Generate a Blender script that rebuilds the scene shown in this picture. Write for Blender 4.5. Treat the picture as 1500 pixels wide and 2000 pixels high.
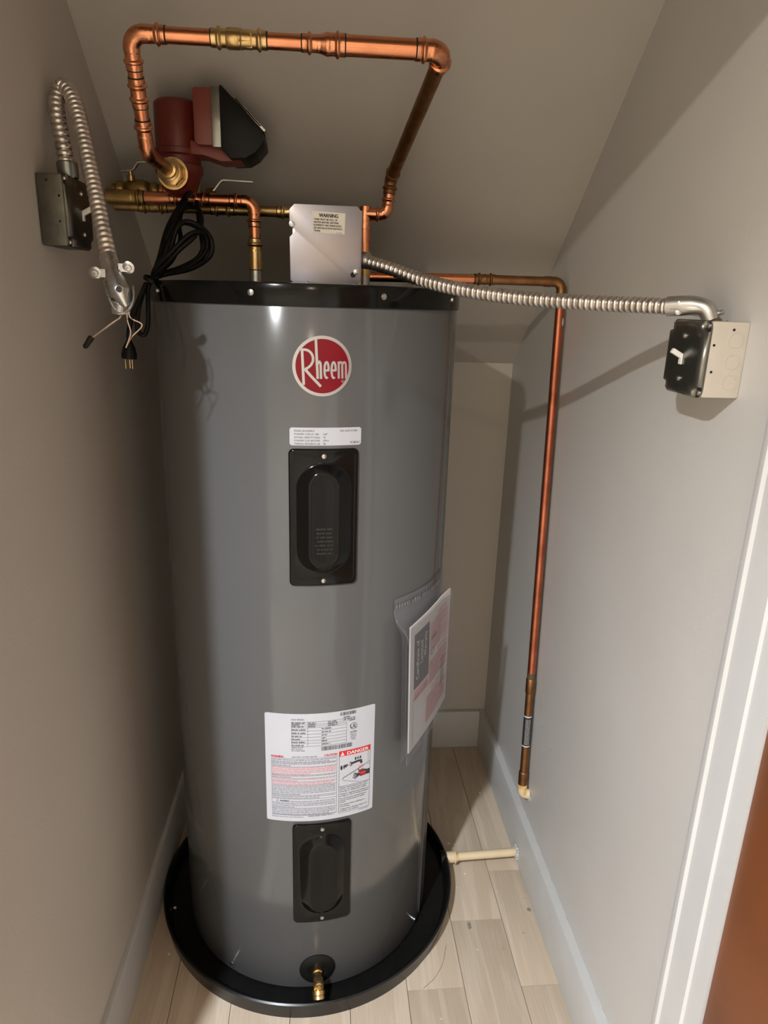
import bpy, bmesh, math, random
from math import sin, cos, pi, radians, atan2, hypot, sqrt
from mathutils import Vector, Matrix
random.seed(7)
for o in list(bpy.data.objects): bpy.data.objects.remove(o)
SC = bpy.context.scene
COL = SC.collection

# ------------------------------------------------------------------ camera
CAM_LOC = Vector((0.03444, -1.51023, 1.52087))
yaw, pitch, roll = 0.09117, 0.29448, 0.03104
fw = Vector((sin(yaw)*cos(pitch), cos(yaw)*cos(pitch), -sin(pitch)))
rt = Vector((cos(yaw), -sin(yaw), 0)); up = rt.cross(fw)
rt, up = cos(roll)*rt + sin(roll)*up, cos(roll)*up - sin(roll)*rt
cd = bpy.data.cameras.new('camera'); cam = bpy.data.objects.new('camera', cd); COL.objects.link(cam)
cd.sensor_fit = 'HORIZONTAL'; cd.sensor_width = 36; cd.lens = 36*1337.75/1500; cd.clip_start = 0.01
cam.matrix_world = Matrix(((rt.x, up.x, -fw.x, CAM_LOC.x), (rt.y, up.y, -fw.y, CAM_LOC.y), (rt.z, up.z, -fw.z, CAM_LOC.z), (0, 0, 0, 1)))
SC.camera = cam

# ------------------------------------------------------------------ world, lights, exposure
w = bpy.data.worlds.new('world'); SC.world = w; w.use_nodes = True
w.node_tree.nodes['Background'].inputs[0].default_value = (1.0, 0.80, 0.60, 1)
w.node_tree.nodes['Background'].inputs[1].default_value = 0.0
SC.view_settings.view_transform = 'Standard'; SC.view_settings.look = 'None'
SC.view_settings.exposure = 0.70; SC.view_settings.gamma = 1; SC.view_settings.use_curve_mapping = False
LAMP = Vector((-0.75, -1.94, 2.395))
FILL_LAMP = Vector((0.15, -2.85, 2.395))
def disk_lamp(name, loc, power, color, size, spread=180):
    l = bpy.data.lights.new(name, 'AREA'); l.shape = 'DISK'; l.size = size; l.energy = power; l.color = color
    l.spread = radians(spread)
    o = bpy.data.objects.new(name, l); COL.objects.link(o); o.location = loc; return o
disk_lamp('downlight_glow', LAMP, 21, (1.0, 0.93, 0.82), 0.075)
disk_lamp('beam_or_fill', LAMP-Vector((0, 0, 0.004)), 36, (0.76, 0.91, 1.10), 0.075, 138)
disk_lamp('beam_or_fill', FILL_LAMP, 3, (1.0, 0.82, 0.62), 0.13)  # unseen warm fill lamp, added to brighten the closet

# ------------------------------------------------------------------ materials
def new_mat(name):
    m = bpy.data.materials.new(name); m.use_nodes = True
    nt = m.node_tree; return m, nt, nt.nodes['Principled BSDF']
def mat(name, col, rough=0.5, metal=0.0, noise=0.0, nscale=30, bump=0.0, bscale=200, coat=0.0, col2=None, spec=0.5, rvar=0.0):
    m, nt, b = new_mat(name)
    b.inputs['Base Color'].default_value = (*col, 1); b.inputs['Roughness'].default_value = rough
    b.inputs['Metallic'].default_value = metal; b.inputs['Coat Weight'].default_value = coat
    b.inputs['Coat Roughness'].default_value = 0.12; b.inputs['Specular IOR Level'].default_value = spec
    tc = nt.nodes.new('ShaderNodeTexCoord')
    if noise > 0 or col2:
        n = nt.nodes.new('ShaderNodeTexNoise'); n.inputs['Scale'].default_value = nscale; n.inputs['Detail'].default_value = 4
        nt.links.new(tc.outputs['Object'], n.inputs['Vector'])
        r = nt.nodes.new('ShaderNodeValToRGB'); r.color_ramp.elements[0].position = 0.35; r.color_ramp.elements[1].position = 0.68
        c2 = col2 or tuple(c*(1-noise) for c in col)
        r.color_ramp.elements[0].color = (*col, 1); r.color_ramp.elements[1].color = (*c2, 1)
        nt.links.new(n.outputs['Fac'], r.inputs['Fac']); nt.links.new(r.outputs['Color'], b.inputs['Base Color'])
        if rvar:
            mr = nt.nodes.new('ShaderNodeMapRange'); mr.inputs['To Min'].default_value = rough; mr.inputs['To Max'].default_value = rough+rvar
            nt.links.new(n.outputs['Fac'], mr.inputs['Value']); nt.links.new(mr.outputs['Result'], b.inputs['Roughness'])
    if bump > 0:
        n2 = nt.nodes.new('ShaderNodeTexNoise'); n2.inputs['Scale'].default_value = bscale; n2.inputs['Detail'].default_value = 3
        nt.links.new(tc.outputs['Object'], n2.inputs['Vector'])
        bp = nt.nodes.new('ShaderNodeBump'); bp.inputs['Strength'].default_value = bump; bp.inputs['Distance'].default_value = 0.002
        nt.links.new(n2.outputs['Fac'], bp.inputs['Height']); nt.links.new(bp.outputs['Normal'], b.inputs['Normal'])
    return m
M = {}
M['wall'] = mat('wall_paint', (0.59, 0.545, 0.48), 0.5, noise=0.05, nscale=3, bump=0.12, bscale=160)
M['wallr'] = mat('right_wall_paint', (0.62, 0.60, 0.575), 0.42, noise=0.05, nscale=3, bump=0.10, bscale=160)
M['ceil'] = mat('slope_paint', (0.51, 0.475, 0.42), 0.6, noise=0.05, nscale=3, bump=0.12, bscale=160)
M['hall'] = mat('hall_paint', (0.80, 0.73, 0.62), 0.6, noise=0.03, nscale=3)
M['trim'] = mat('white_trim_paint', (0.62, 0.62, 0.615), 0.35, noise=0.04, nscale=8)
M['base'] = mat('baseboard_paint', (0.57, 0.56, 0.54), 0.35, noise=0.06, nscale=10)
M['wood_door'] = mat('brown_door_wood', (0.215, 0.062, 0.015), 0.4, nscale=5, col2=(0.165, 0.05, 0.013))
M['tank'] = mat('grey_enamel', (0.112, 0.113, 0.114), 0.13, coat=0.0, spec=0.5, noise=0.03, nscale=5)
M['black'] = mat('gloss_black', (0.005, 0.005, 0.0045), 0.13, spec=0.22)
M['blackpan'] = mat('black_plastic', (0.008, 0.0078, 0.007), 0.3, noise=0.3, nscale=60, spec=0.35)
M['blackmat'] = mat('matte_black', (0.008, 0.008, 0.007), 0.45, spec=0.2)
M['marker'] = mat('black_marker', (0.015, 0.012, 0.01), 0.6)
M['cord'] = mat('black_rubber', (0.006, 0.006, 0.006), 0.45, spec=0.2)
M['copper'] = mat('bright_copper', (0.80, 0.325, 0.165), 0.20, 1.0, nscale=26, col2=(0.72, 0.29, 0.15), rvar=0.16)
M['copper_fit'] = mat('fitting_copper', (0.84, 0.37, 0.20), 0.16, 1.0, nscale=60, col2=(0.68, 0.29, 0.15), rvar=0.2, bump=0.15, bscale=120)
M['copper_red'] = mat('aged_red_copper', (0.62, 0.20, 0.11), 0.34, 1.0, nscale=14, col2=(0.42, 0.13, 0.07), rvar=0.15)
M['copper_brown'] = mat('tarnished_copper', (0.34, 0.17, 0.075), 0.38, 1.0, nscale=40, col2=(0.24, 0.12, 0.05), rvar=0.2)
M['verdigris'] = mat('green_stained_copper', (0.10, 0.105, 0.06), 0.6, 0.4, nscale=70, col2=(0.16, 0.09, 0.05))
M['brass'] = mat('yellow_brass', (0.74, 0.53, 0.25), 0.22, 1.0, nscale=50, col2=(0.56, 0.37, 0.15), rvar=0.2)
M['brass_dark'] = mat('dull_brass', (0.48, 0.33, 0.13), 0.32, 1.0, nscale=50, col2=(0.34, 0.22, 0.08), rvar=0.2)
M['steel'] = mat('galvanised_steel', (0.56, 0.55, 0.52), 0.30, 1.0, nscale=40, col2=(0.44, 0.43, 0.40), rvar=0.15)
M['chrome'] = mat('bright_zinc', (0.56, 0.56, 0.55), 0.20, 1.0, nscale=60, col2=(0.46, 0.46, 0.45), rvar=0.15)
M['conduit'] = mat('flexible_conduit_steel', (0.74, 0.70, 0.65), 0.28, 1.0, nscale=50, col2=(0.5, 0.46, 0.42), rvar=0.1)
M['plate'] = mat('dark_zinc_plate', (0.30, 0.31, 0.28), 0.26, 1.0, nscale=30, col2=(0.25, 0.26, 0.24), rvar=0.1)
M['jbox'] = mat('zinc_cover_reflect_tint', (0.31, 0.315, 0.37), 0.38, 1.0, nscale=9, col2=(0.35, 0.305, 0.295), rvar=0.05)  # blue and pink tint paints reflected room colours into the zinc
M['cream'] = mat('painted_box', (0.60, 0.54, 0.46), 0.45, noise=0.05, nscale=40)
M['white'] = mat('white_plastic', (0.80, 0.79, 0.75), 0.3)
M['label'] = mat('label_paper', (0.545, 0.555, 0.60), 0.35, noise=0.02, nscale=20)
M['sticker'] = mat('ivory_sticker', (0.70, 0.66, 0.58), 0.4)
M['plate_old'] = mat('dull_dark_steel', (0.15, 0.145, 0.12), 0.38, 1.0, nscale=30, col2=(0.11, 0.105, 0.09), rvar=0.1)
M['paper'] = mat('booklet_paper', (0.60, 0.58, 0.56), 0.6, noise=0.05, nscale=20)
M['ink'] = mat('black_ink', (0.03, 0.03, 0.032), 0.5)
M['ink_grey'] = mat('small_print_ink', (0.16, 0.17, 0.21), 0.5)
M['ink_red'] = mat('red_ink', (0.62, 0.03, 0.035), 0.45)
M['ink_pink'] = mat('small_red_print_ink', (0.66, 0.16, 0.17), 0.5)
M['ink_white'] = mat('white_ink', (0.75, 0.74, 0.72), 0.5)
M['logo_red'] = mat('badge_red', (0.20, 0.002, 0.010), 0.35, spec=0.25)
M['silver'] = mat('badge_silver', (0.46, 0.455, 0.45), 0.34, 0.6)
M['pump'] = mat('red_pump_paint', (0.155, 0.022, 0.014), 0.36, noise=0.15, nscale=40, bump=0.1, bscale=400)
M['pump_lt'] = mat('red_box_paint', (0.20, 0.040, 0.026), 0.42)
M['cpvc'] = mat('cream_pvc', (0.78, 0.62, 0.40), 0.4, noise=0.05, nscale=30)
M['cpvc_glue'] = mat('yellow_pvc_glue', (0.72, 0.40, 0.05), 0.3, nscale=120, col2=(0.78, 0.64, 0.40))
M['caulk'] = mat('white_caulk', (0.62, 0.62, 0.60), 0.7, noise=0.2, nscale=120, bump=0.6, bscale=300)
M['wire'] = mat('tan_wire', (0.36, 0.25, 0.17), 0.5)
M['dust'] = mat('plaster_crumb', (0.70, 0.67, 0.62), 0.8)
M['scuff'] = mat('grey_scuff', (0.22, 0.21, 0.19), 0.7)

def floor_mat():
    m, nt, b = new_mat('whitewashed_oak')
    N = nt.nodes.new; L = nt.links.new
    tc = N('ShaderNodeTexCoord'); oi = N('ShaderNodeObjectInfo')
    off = N('ShaderNodeVectorMath'); off.operation = 'SCALE'; off.inputs['Scale'].default_value = 37.0
    cmb = N('ShaderNodeCombineXYZ'); L(oi.outputs['Random'], cmb.inputs[0]); L(oi.outputs['Random'], cmb.inputs[1]); L(cmb.outputs[0], off.inputs[0])
    add = N('ShaderNodeVectorMath'); add.operation = 'ADD'; L(tc.outputs['Object'], add.inputs[0]); L(off.outputs[0], add.inputs[1])
    mp = N('ShaderNodeMapping'); mp.inputs['Scale'].default_value = (1, 0.10, 1); L(add.outputs[0], mp.inputs['Vector'])
    n1 = N('ShaderNodeTexNoise'); n1.inputs['Scale'].default_value = 9; n1.inputs['Detail'].default_value = 5; n1.inputs['Distortion'].default_value = 0.8; L(mp.outputs[0], n1.inputs['Vector'])
    mul = N('ShaderNodeMath'); mul.operation = 'MULTIPLY'; mul.inputs[1].default_value = 26; L(n1.outputs['Fac'], mul.inputs[0])
    sn = N('ShaderNodeMath'); sn.operation = 'SINE'; L(mul.outputs[0], sn.inputs[0])
    r1 = N('ShaderNodeValToRGB'); r1.color_ramp.elements[0].position = 0.0; r1.color_ramp.elements[1].position = 0.9
    r1.color_ramp.elements[0].color = (0.54, 0.435, 0.325, 1); r1.color_ramp.elements[1].color = (0.605, 0.50, 0.385, 1); L(sn.outputs[0], r1.inputs['Fac'])
    mp2 = N('ShaderNodeMapping'); mp2.inputs['Scale'].default_value = (1, 0.035, 1); L(add.outputs[0], mp2.inputs['Vector'])
    n2 = N('ShaderNodeTexNoise'); n2.inputs['Scale'].default_value = 260; n2.inputs['Detail'].default_value = 3; L(mp2.outputs[0], n2.inputs['Vector'])
    r2 = N('ShaderNodeValToRGB'); r2.color_ramp.elements[0].position = 0.3; r2.color_ramp.elements[1].position = 0.7
    r2.color_ramp.elements[0].color = (0.93, 0.92, 0.91, 1); r2.color_ramp.elements[1].color = (1.04, 1.03, 1.02, 1); L(n2.outputs['Fac'], r2.inputs['Fac'])
    mx = N('ShaderNodeMix'); mx.data_type = 'RGBA'; mx.blend_type = 'MULTIPLY'; mx.inputs[0].default_value = 1; L(r1.outputs[0], mx.inputs[6]); L(r2.outputs[0], mx.inputs[7])
    hs = N('ShaderNodeHueSaturation'); L(mx.outputs[2], hs.inputs['Color'])
    mr = N('ShaderNodeMapRange'); mr.inputs['To Min'].default_value = 0.96; mr.inputs['To Max'].default_value = 1.04; L(oi.outputs['Random'], mr.inputs['Value']); L(mr.outputs[0], hs.inputs['Value'])
    # knots and grey stains
    vo = N('ShaderNodeTexVoronoi'); vo.inputs['Scale'].default_value = 3.3; mp3 = N('ShaderNodeMapping'); mp3.inputs['Scale'].default_value = (1.5, 0.8, 1); L(add.outputs[0], mp3.inputs['Vector']); L(mp3.outputs[0], vo.inputs['Vector'])
    r3 = N('ShaderNodeValToRGB'); r3.color_ramp.elements[0].position = 0.02; r3.color_ramp.elements[1].position = 0.075
    r3.color_ramp.elements[0].color = (0.50, 0.45, 0.41, 1); r3.color_ramp.elements[1].color = (1, 1, 1, 1); L(vo.outputs['Distance'], r3.inputs['Fac'])
    mx2 = N('ShaderNodeMix'); mx2.data_type = 'RGBA'; mx2.blend_type = 'MULTIPLY'; mx2.inputs[0].default_value = 0.8; L(hs.outputs[0], mx2.inputs[6]); L(r3.outputs[0], mx2.inputs[7])
    L(mx2.outputs[2], b.inputs['Base Color']); b.inputs['Roughness'].default_value = 0.5
    bp = N('ShaderNodeBump'); bp.inputs['Strength'].default_value = 0.15; bp.inputs['Distance'].default_value = 0.001; L(n2.outputs['Fac'], bp.inputs['Height']); L(bp.outputs[0], b.inputs['Normal'])
    return m
M['floor'] = floor_mat()
def film_mat():
    m, nt, b = new_mat('clear_plastic_film')
    t = nt.nodes.new('ShaderNodeBsdfTransparent'); t.inputs[0].default_value = (0.93, 0.93, 0.94, 1)
    g = nt.nodes.new('ShaderNodeBsdfGlossy'); g.inputs['Roughness'].default_value = 0.16; g.inputs[0].default_value = (0.9, 0.9, 0.92, 1)
    d = nt.nodes.new('ShaderNodeBsdfDiffuse'); d.inputs[0].default_value = (0.7, 0.7, 0.74, 1)
    a = nt.nodes.new('ShaderNodeMixShader'); a.inputs[0].default_value = 0.06
    c = nt.nodes.new('ShaderNodeMixShader'); c.inputs[0].default_value = 0.035
    L = nt.links.new; L(t.outputs[0], a.inputs[1]); L(g.outputs[0], a.inputs[2]); L(a.outputs[0], c.inputs[1]); L(d.outputs[0], c.inputs[2])
    L(c.outputs[0], nt.nodes['Material Output'].inputs['Surface']); return m
M['film'] = film_mat()
def glow_mat():
    m, nt, b = new_mat('lamp_diffuser'); b.inputs['Emission Color'].default_value = (1, 0.93, 0.85, 1); b.inputs['Emission Strength'].default_value = 8; return m
M['glow'] = glow_mat()

# ------------------------------------------------------------------ mesh helpers
class MB:
    def __init__(s): s.v = []; s.f = []
    def add(s, vs, fs):
        n = len(s.v); s.v += [tuple(v) for v in vs]; s.f += [tuple(n+i for i in f) for f in fs]; return s
    def box(s, a, b, bev=0.0, mtx=None):
        x0, y0, z0 = a; x1, y1, z1 = b
        bm = bmesh.new(); bmesh.ops.create_cube(bm, size=1)
        for v in bm.verts: v.co = Vector(((x0+x1)/2+v.co.x*(x1-x0), (y0+y1)/2+v.co.y*(y1-y0), (z0+z1)/2+v.co.z*(z1-z0)))
        if bev > 0: bmesh.ops.bevel(bm, geom=bm.edges[:], offset=bev, segments=2, profile=0.6, affect='EDGES')
        if mtx: bm.transform(mtx)
        bm.verts.index_update(); s.add([v.co.copy() for v in bm.verts], [[v.index for v in f.verts] for f in bm.faces]); bm.free(); return s
    def sweep(s, pts, rad, seg=16, cap=True, twist=None):
        pts = [Vector(p) for p in pts]; n = len(pts)
        R = rad if callable(rad) else None
        d = [0.0]
        for i in range(1, n): d.append(d[-1]+(pts[i]-pts[i-1]).length)
        tg = [(pts[min(i+1, n-1)]-pts[max(i-1, 0)]).normalized() for i in range(n)]
        ref = Vector((0, 0, 1)) if abs(tg[0].z) < 0.9 else Vector((1, 0, 0))
        nn = (ref - tg[0]*ref.dot(tg[0])).normalized(); vs = []; fs = []
        for i in range(n):
            nn = (nn - tg[i]*nn.dot(tg[i])).normalized(); bb = tg[i].cross(nn)
            for k in range(seg):
                a = 2*pi*k/seg
                if twist: r = twist(d[i], a)
                elif R: r = R(d[i], d[-1])
                else: r = rad[i] if isinstance(rad, (list, tuple)) else rad
                vs.append(pts[i]+(nn*cos(a)+bb*sin(a))*r)
        for i in range(n-1):
            for k in range(seg):
                a = i*seg+k; b2 = i*seg+(k+1) % seg; fs.append((a, b2, b2+seg, a+seg))
        if cap: fs.append(tuple(range(seg))[::-1]); fs.append(tuple((n-1)*seg+k for k in range(seg)))
        s.add(vs, fs); return s
    def lathe(s, prof, o=(0, 0, 0), ax=(0, 0, 1), seg=32, cap=True):
        ax = Vector(ax).normalized(); o = Vector(o)
        ref = Vector((0, 0, 1)) if abs(ax.z) < 0.9 else Vector((1, 0, 0))
        u = (ref-ax*ref.dot(ax)).normalized(); v = ax.cross(u); vs = []; fs = []
        for r, h in prof:
            for k in range(seg):
                a = 2*pi*(k+0.5)/seg; vs.append(o+ax*h+(u*cos(a)+v*sin(a))*r)
        for i in range(len(prof)-1):
            for k in range(seg):
                a = i*seg+k; b2 = i*seg+(k+1) % seg; fs.append((a, b2, b2+seg, a+seg))
        if cap: fs.append(tuple(range(seg))[::-1]); fs.append(tuple((len(prof)-1)*seg+k for k in range(seg)))
        s.add(vs, fs); return s
    def prism(s, poly, h0, h1, fn, bev=0.0):
        """poly: 2D list; fn(u,v,h)->3D"""
        n = len(poly); bm = bmesh.new()
        lo = [bm.verts.new(Vector(fn(u, v, h0))) for u, v in poly]; hi = [bm.verts.new(Vector(fn(u, v, h1))) for u, v in poly]
        bm.faces.new(lo[::-1]); bm.faces.new(hi)
        for i in range(n): bm.faces.new((lo[i], lo[(i+1) % n], hi[(i+1) % n], hi[i]))
        bmesh.ops.recalc_face_normals(bm, faces=bm.faces[:])
        if bev > 0: bmesh.ops.bevel(bm, geom=bm.edges[:], offset=bev, segments=2, profile=0.6, affect='EDGES', clamp_overlap=True)
        bm.verts.index_update(); s.add([v.co.copy() for v in bm.verts], [[v.index for v in f.verts] for f in bm.faces]); bm.free(); return s
    def loops(s, loops, cap=True, cap0=False):
        n = len(loops[0]); vs = [p for l in loops for p in l]; fs = []
        for i in range(len(loops)-1):
            for k in range(n):
                a = i*n+k; b2 = i*n+(k+1) % n; fs.append((a, b2, b2+n, a+n))
        if cap: fs.append(tuple((len(loops)-1)*n+k for k in range(n)))
        if cap0: fs.append(tuple(range(n))[::-1])
        s.add(vs, fs); return s
    def blob(s, c, r, jit=0.25, seg=10, rings=6, sc=(1, 1, 1)):
        prof = []
        vs = []; fs = []
        for i in range(rings+1):
            t = pi*i/rings
            for k in range(seg):
                a = 2*pi*k/seg; rr = r*(1+random.uniform(-jit, jit))
                vs.append((c[0]+rr*sin(t)*cos(a)*sc[0], c[1]+rr*sin(t)*sin(a)*sc[1], c[2]+rr*cos(t)*sc[2]))
        for i in range(rings):
            for k in range(seg):
                a = i*seg+k; b2 = i*seg+(k+1) % seg; fs.append((a, b2, b2+seg, a+seg))
        s.add(vs, fs); return s

def obj(name, mb, m, parent=None, smooth=40, fix=True):
    me = bpy.data.meshes.new(name)
    if fix:
        bm = bmesh.new(); vs = [bm.verts.new(v) for v in mb.v]
        for f in mb.f:
            try: bm.faces.new([vs[i] for i in f])
            except ValueError: pass
        bmesh.ops.recalc_face_normals(bm, faces=bm.faces[:]); bm.to_mesh(me); bm.free()
    else: me.from_pydata(mb.v, [], mb.f)
    if smooth:
        me.shade_smooth(); me.set_sharp_from_angle(angle=radians(smooth))
    me.materials.append(M[m] if isinstance(m, str) else m)
    o = bpy.data.objects.new(name, me); COL.objects.link(o)
    if parent: 
        o.parent = parent
        P = parent; off = Vector((0, 0, 0))
        while P: off += P.location; P = P.parent
        me.transform(Matrix.Translation(-off))
    return o
def tag(o, label, cat, group=None):
    o['label'] = label; o['category'] = cat
    if group: o['group'] = group
    return o
def thing(name, label, cat, loc=(0, 0, 0), group=None):
    o = bpy.data.objects.new(name, None); COL.objects.link(o); o.location = loc; o.empty_display_size = 0.05
    return tag(o, label, cat, group)
def struct(name, mb, m, **k):
    o = obj(name, mb, m, **k); o['kind'] = 'structure'; return o
def rpath(pts, br, step=0.0025):
    """polyline with rounded corners, densely sampled"""
    pts = [Vector(p) for p in pts]; out = []
    brs = br if isinstance(br, (list, tuple)) else [br]*(len(pts)-2)
    cur = pts[0]; segs = []
    for i in range(1, len(pts)-1):
        a = (pts[i-1]-pts[i]).normalized(); b = (pts[i+1]-pts[i]).normalized()
        ang = a.angle(b); t = brs[i-1]/math.tan(ang/2)
        p0 = pts[i]+a*t; p1 = pts[i]+b*t; c = pts[i]+(a+b).normalized()*(brs[i-1]/sin(ang/2))
        segs.append(('l', cur, p0)); segs.append(('a', c, p0, p1)); cur = p1
    segs.append(('l', cur, pts[-1]))
    for sg in segs:
        if sg[0] == 'l':
            L = (sg[2]-sg[1]).length; n = max(1, int(L/step))
            for k in range(n): out.append(sg[1].lerp(sg[2], k/n))
        else:
            c, p0, p1 = sg[1:]; u = p0-c; v = p1-c; A = u.angle(v); n = max(6, int(A*u.length/step))
            for k in range(n): 
                t = k/n; out.append(c+(u*sin((1-t)*A)+v*sin(t*A))/sin(A))
    out.append(pts[-1]); return out
def catmull(P, n=10):
    P = [Vector(p) for p in P]; Q = [P[0]*2-P[1]]+P+[P[-1]*2-P[-2]]; out = []
    for i in range(1, len(Q)-2):
        for k in range(n):
            t = k/n; a, b, c, d = Q[i-1:i+3]
            out.append(0.5*((2*b)+(c-a)*t+(2*a-5*b+4*c-d)*t*t+(3*b-a-3*c+d)*t**3))
    out.append(P[-1]); return out

# press-fit copper fittings ---------------------------------------------------
def press_profile(r, ends=(True, True), body=0.0012, r2=None):
    def f(s, L):
        rr = r+body if r2 is None else (r+body)+(r2-r)*min(1, max(0, (s/L-0.42)/0.16))
        for e, d in ((ends[0], s), (ends[1], L-s)):
            if e:
                b0 = rr
                if d < 0.006: return b0+0.0006*sin(d*3000)*0.5
                if d < 0.0075: return b0-0.0004
                if d < 0.0135: return b0+0.0026*sin(pi*(d-0.0075)/0.006)**0.6
                if d < 0.022: return b0-0.0006
        return rr
    return f
def fitting(name, pts, br, r, m, parent, ends=(True, True), body=0.0013, marks=True, r2=None, seg=20):
    p = rpath(pts, br, 0.0012); mb = MB().sweep(p, press_profile(r, ends, body, r2), seg)
    o = obj(name, mb, m, parent, smooth=60)
    if marks:
        for e, a, b, q in ((ends[0], p[0], p[1], r), (ends[1], p[-1], p[-2], r2 or r)):
            if e:
                d = (a-b).normalized(); obj('insertion_mark', MB().lathe([(q+0.0002, 0), (q+0.0010, 0.0003), (q+0.0010, 0.0016), (q+0.0002, 0.002)], a, d, 18, cap=False), 'marker', o)
    return o
def pipe(name, a, b, r, m, parent, seg=24):
    return obj(name, MB().sweep([a, b], r, seg), m, parent)

# 2D print helpers ----------------------------------------------------------------
_tc = {}
def glyphs(txt):
    if txt in _tc: return _tc[txt]
    c = bpy.data.curves.new('t', 'FONT'); c.body = txt; c.size = 1; c.resolution_u = 2; c.fill_mode = 'FRONT'
    o = bpy.data.objects.new('t', c); COL.objects.link(o); bpy.context.view_layer.update()
    me = o.evaluated_get(bpy.context.evaluated_depsgraph_get()).to_mesh()
    v = [(q.co.x, q.co.y) for q in me.vertices]; f = [tuple(p.vertices) for p in me.polygons]
    o.evaluated_get(bpy.context.evaluated_depsgraph_get()).to_mesh_clear(); bpy.data.objects.remove(o); bpy.data.curves.remove(c)
    _tc[txt] = (v, f); return v, f
class Print:
    """flat artwork in (u,v); fn maps (u,v,h) onto the surface"""
    def __init__(s, fn): s.fn = fn; s.m = {}
    def mb(s, ink): return s.m.setdefault(ink, MB())
    def text(s, ink, txt, u, v, h, w=None, anchor='l', rot=0, layer=1, bold=0):
        V, F = glyphs(txt)
        if not V: return
        x0 = min(a for a, b in V); x1 = max(a for a, b in V); k = h/0.69; kx = (w/(x1-x0)) if w else k
        ww = (x1-x0)*kx; ox = {'l': 0, 'c': -ww/2, 'r': -ww}[anchor]
        for bx in ([0] if not bold else [-bold, 0, bold]):
            vs = []
            for a, b in V:
                p, q = (a-x0)*kx+ox+bx, b*k
                if rot: p, q = p*cos(rot)-q*sin(rot), p*sin(rot)+q*cos(rot)
                vs.append(s.fn(u+p, v+q, layer))
            s.mb(ink).add(vs, F)
    def rect(s, ink, u0, v0, u1, v1, layer=1):
        n = max(1, int(abs(u1-u0)/0.008)); vs = []; fs = []
        for i in range(n+1):
            u = u0+(u1-u0)*i/n; vs += [s.fn(u, v0, layer), s.fn(u, v1, layer)]
            if i: fs.append((2*i-2, 2*i, 2*i+1, 2*i-1))
        s.mb(ink).add(vs, fs)
    def line(s, ink, pts, wd, layer=1, closed=False):
        P = [Vector((a, b)) for a, b in pts]
        D = []
        for i in range(len(P)-1):
            n = max(1, int((P[i+1]-P[i]).length/0.008))
            for k in range(n): D.append(P[i].lerp(P[i+1], k/n))
        D.append(P[-1]); P = D; vs = []; fs = []
        for i, p in enumerate(P):
            a = P[i-1] if i else (P[-2] if closed else None); b = P[i+1] if i < len(P)-1 else (P[1] if closed else None)
            d1 = (p-a).normalized() if a is not None else None; d2 = (b-p).normalized() if b is not None else None
            if d1 is None: d1 = d2
            if d2 is None: d2 = d1
            t = (d1+d2).normalized(); nn = Vector((-t.y, t.x)); k = wd/2/max(0.45, nn.dot(Vector((-d1.y, d1.x))))
            vs += [s.fn(*(p+nn*k), layer), s.fn(*(p-nn*k), layer)]
            if i: fs.append((2*i-2, 2*i, 2*i+1, 2*i-1))
        s.mb(ink).add(vs, fs)
    def poly(s, ink, pts, layer=1): s.mb(ink).add([s.fn(a, b, layer) for a, b in pts], [tuple(range(len(pts)))])
    def disk(s, ink, u, v, r, layer=1, n=20, ru=1): s.poly(ink, [(u+r*ru*cos(2*pi*i/n), v+r*sin(2*pi*i/n)) for i in range(n)], layer)
    def ring(s, ink, u, v, r, wd, layer=1, n=28, ru=1): s.line(ink, [(u+r*ru*cos(2*pi*i/n), v+r*sin(2*pi*i/n)) for i in range(n+1)], wd, layer, True)
    def greek(s, ink, u0, u1, v, h, fill=1.0, layer=1):
        """a line of print too small to read: a run of word-long strokes"""
        u = u0; end = u0+(u1-u0)*fill
        while u < end:
            L = random.uniform(1.2, 5.0)*h; e = min(u+L, end)
            x = u
            while x < e:
                q = min(x+random.uniform(0.35, 0.7)*h, e); dh = h*random.uniform(0.0, 0.3)
                s.poly(ink, [(x, v), (q, v), (q, v+h-dh), (x, v+h-dh)], layer); x = q+0.22*h
            u = e+h*0.6
    def build(s, parent, names):
        for ink, mb in s.m.items(): obj(names.get(ink, 'print'), mb, ink, parent, smooth=0, fix=False)['kind'] = 'stuff'

# ------------------------------------------------------------------ the tank's cylinder and the closet's planes
R = 0.311; ZT = 1.551; Z0 = 0.008; TH0 = radians(-84.4)
XR = 0.611; XL = -0.395; AL = 0.011; YB = 0.599; YD = -0.80
def cyl(thc, zc, r0=R, lift=0.0003):
    def f(u, v, h=0):
        th = thc+u/R; r = r0+h*lift; return Vector((r*cos(th), r*sin(th), zc+v))
    return f
def slope_z(y): return 1.876-0.865*y

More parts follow.
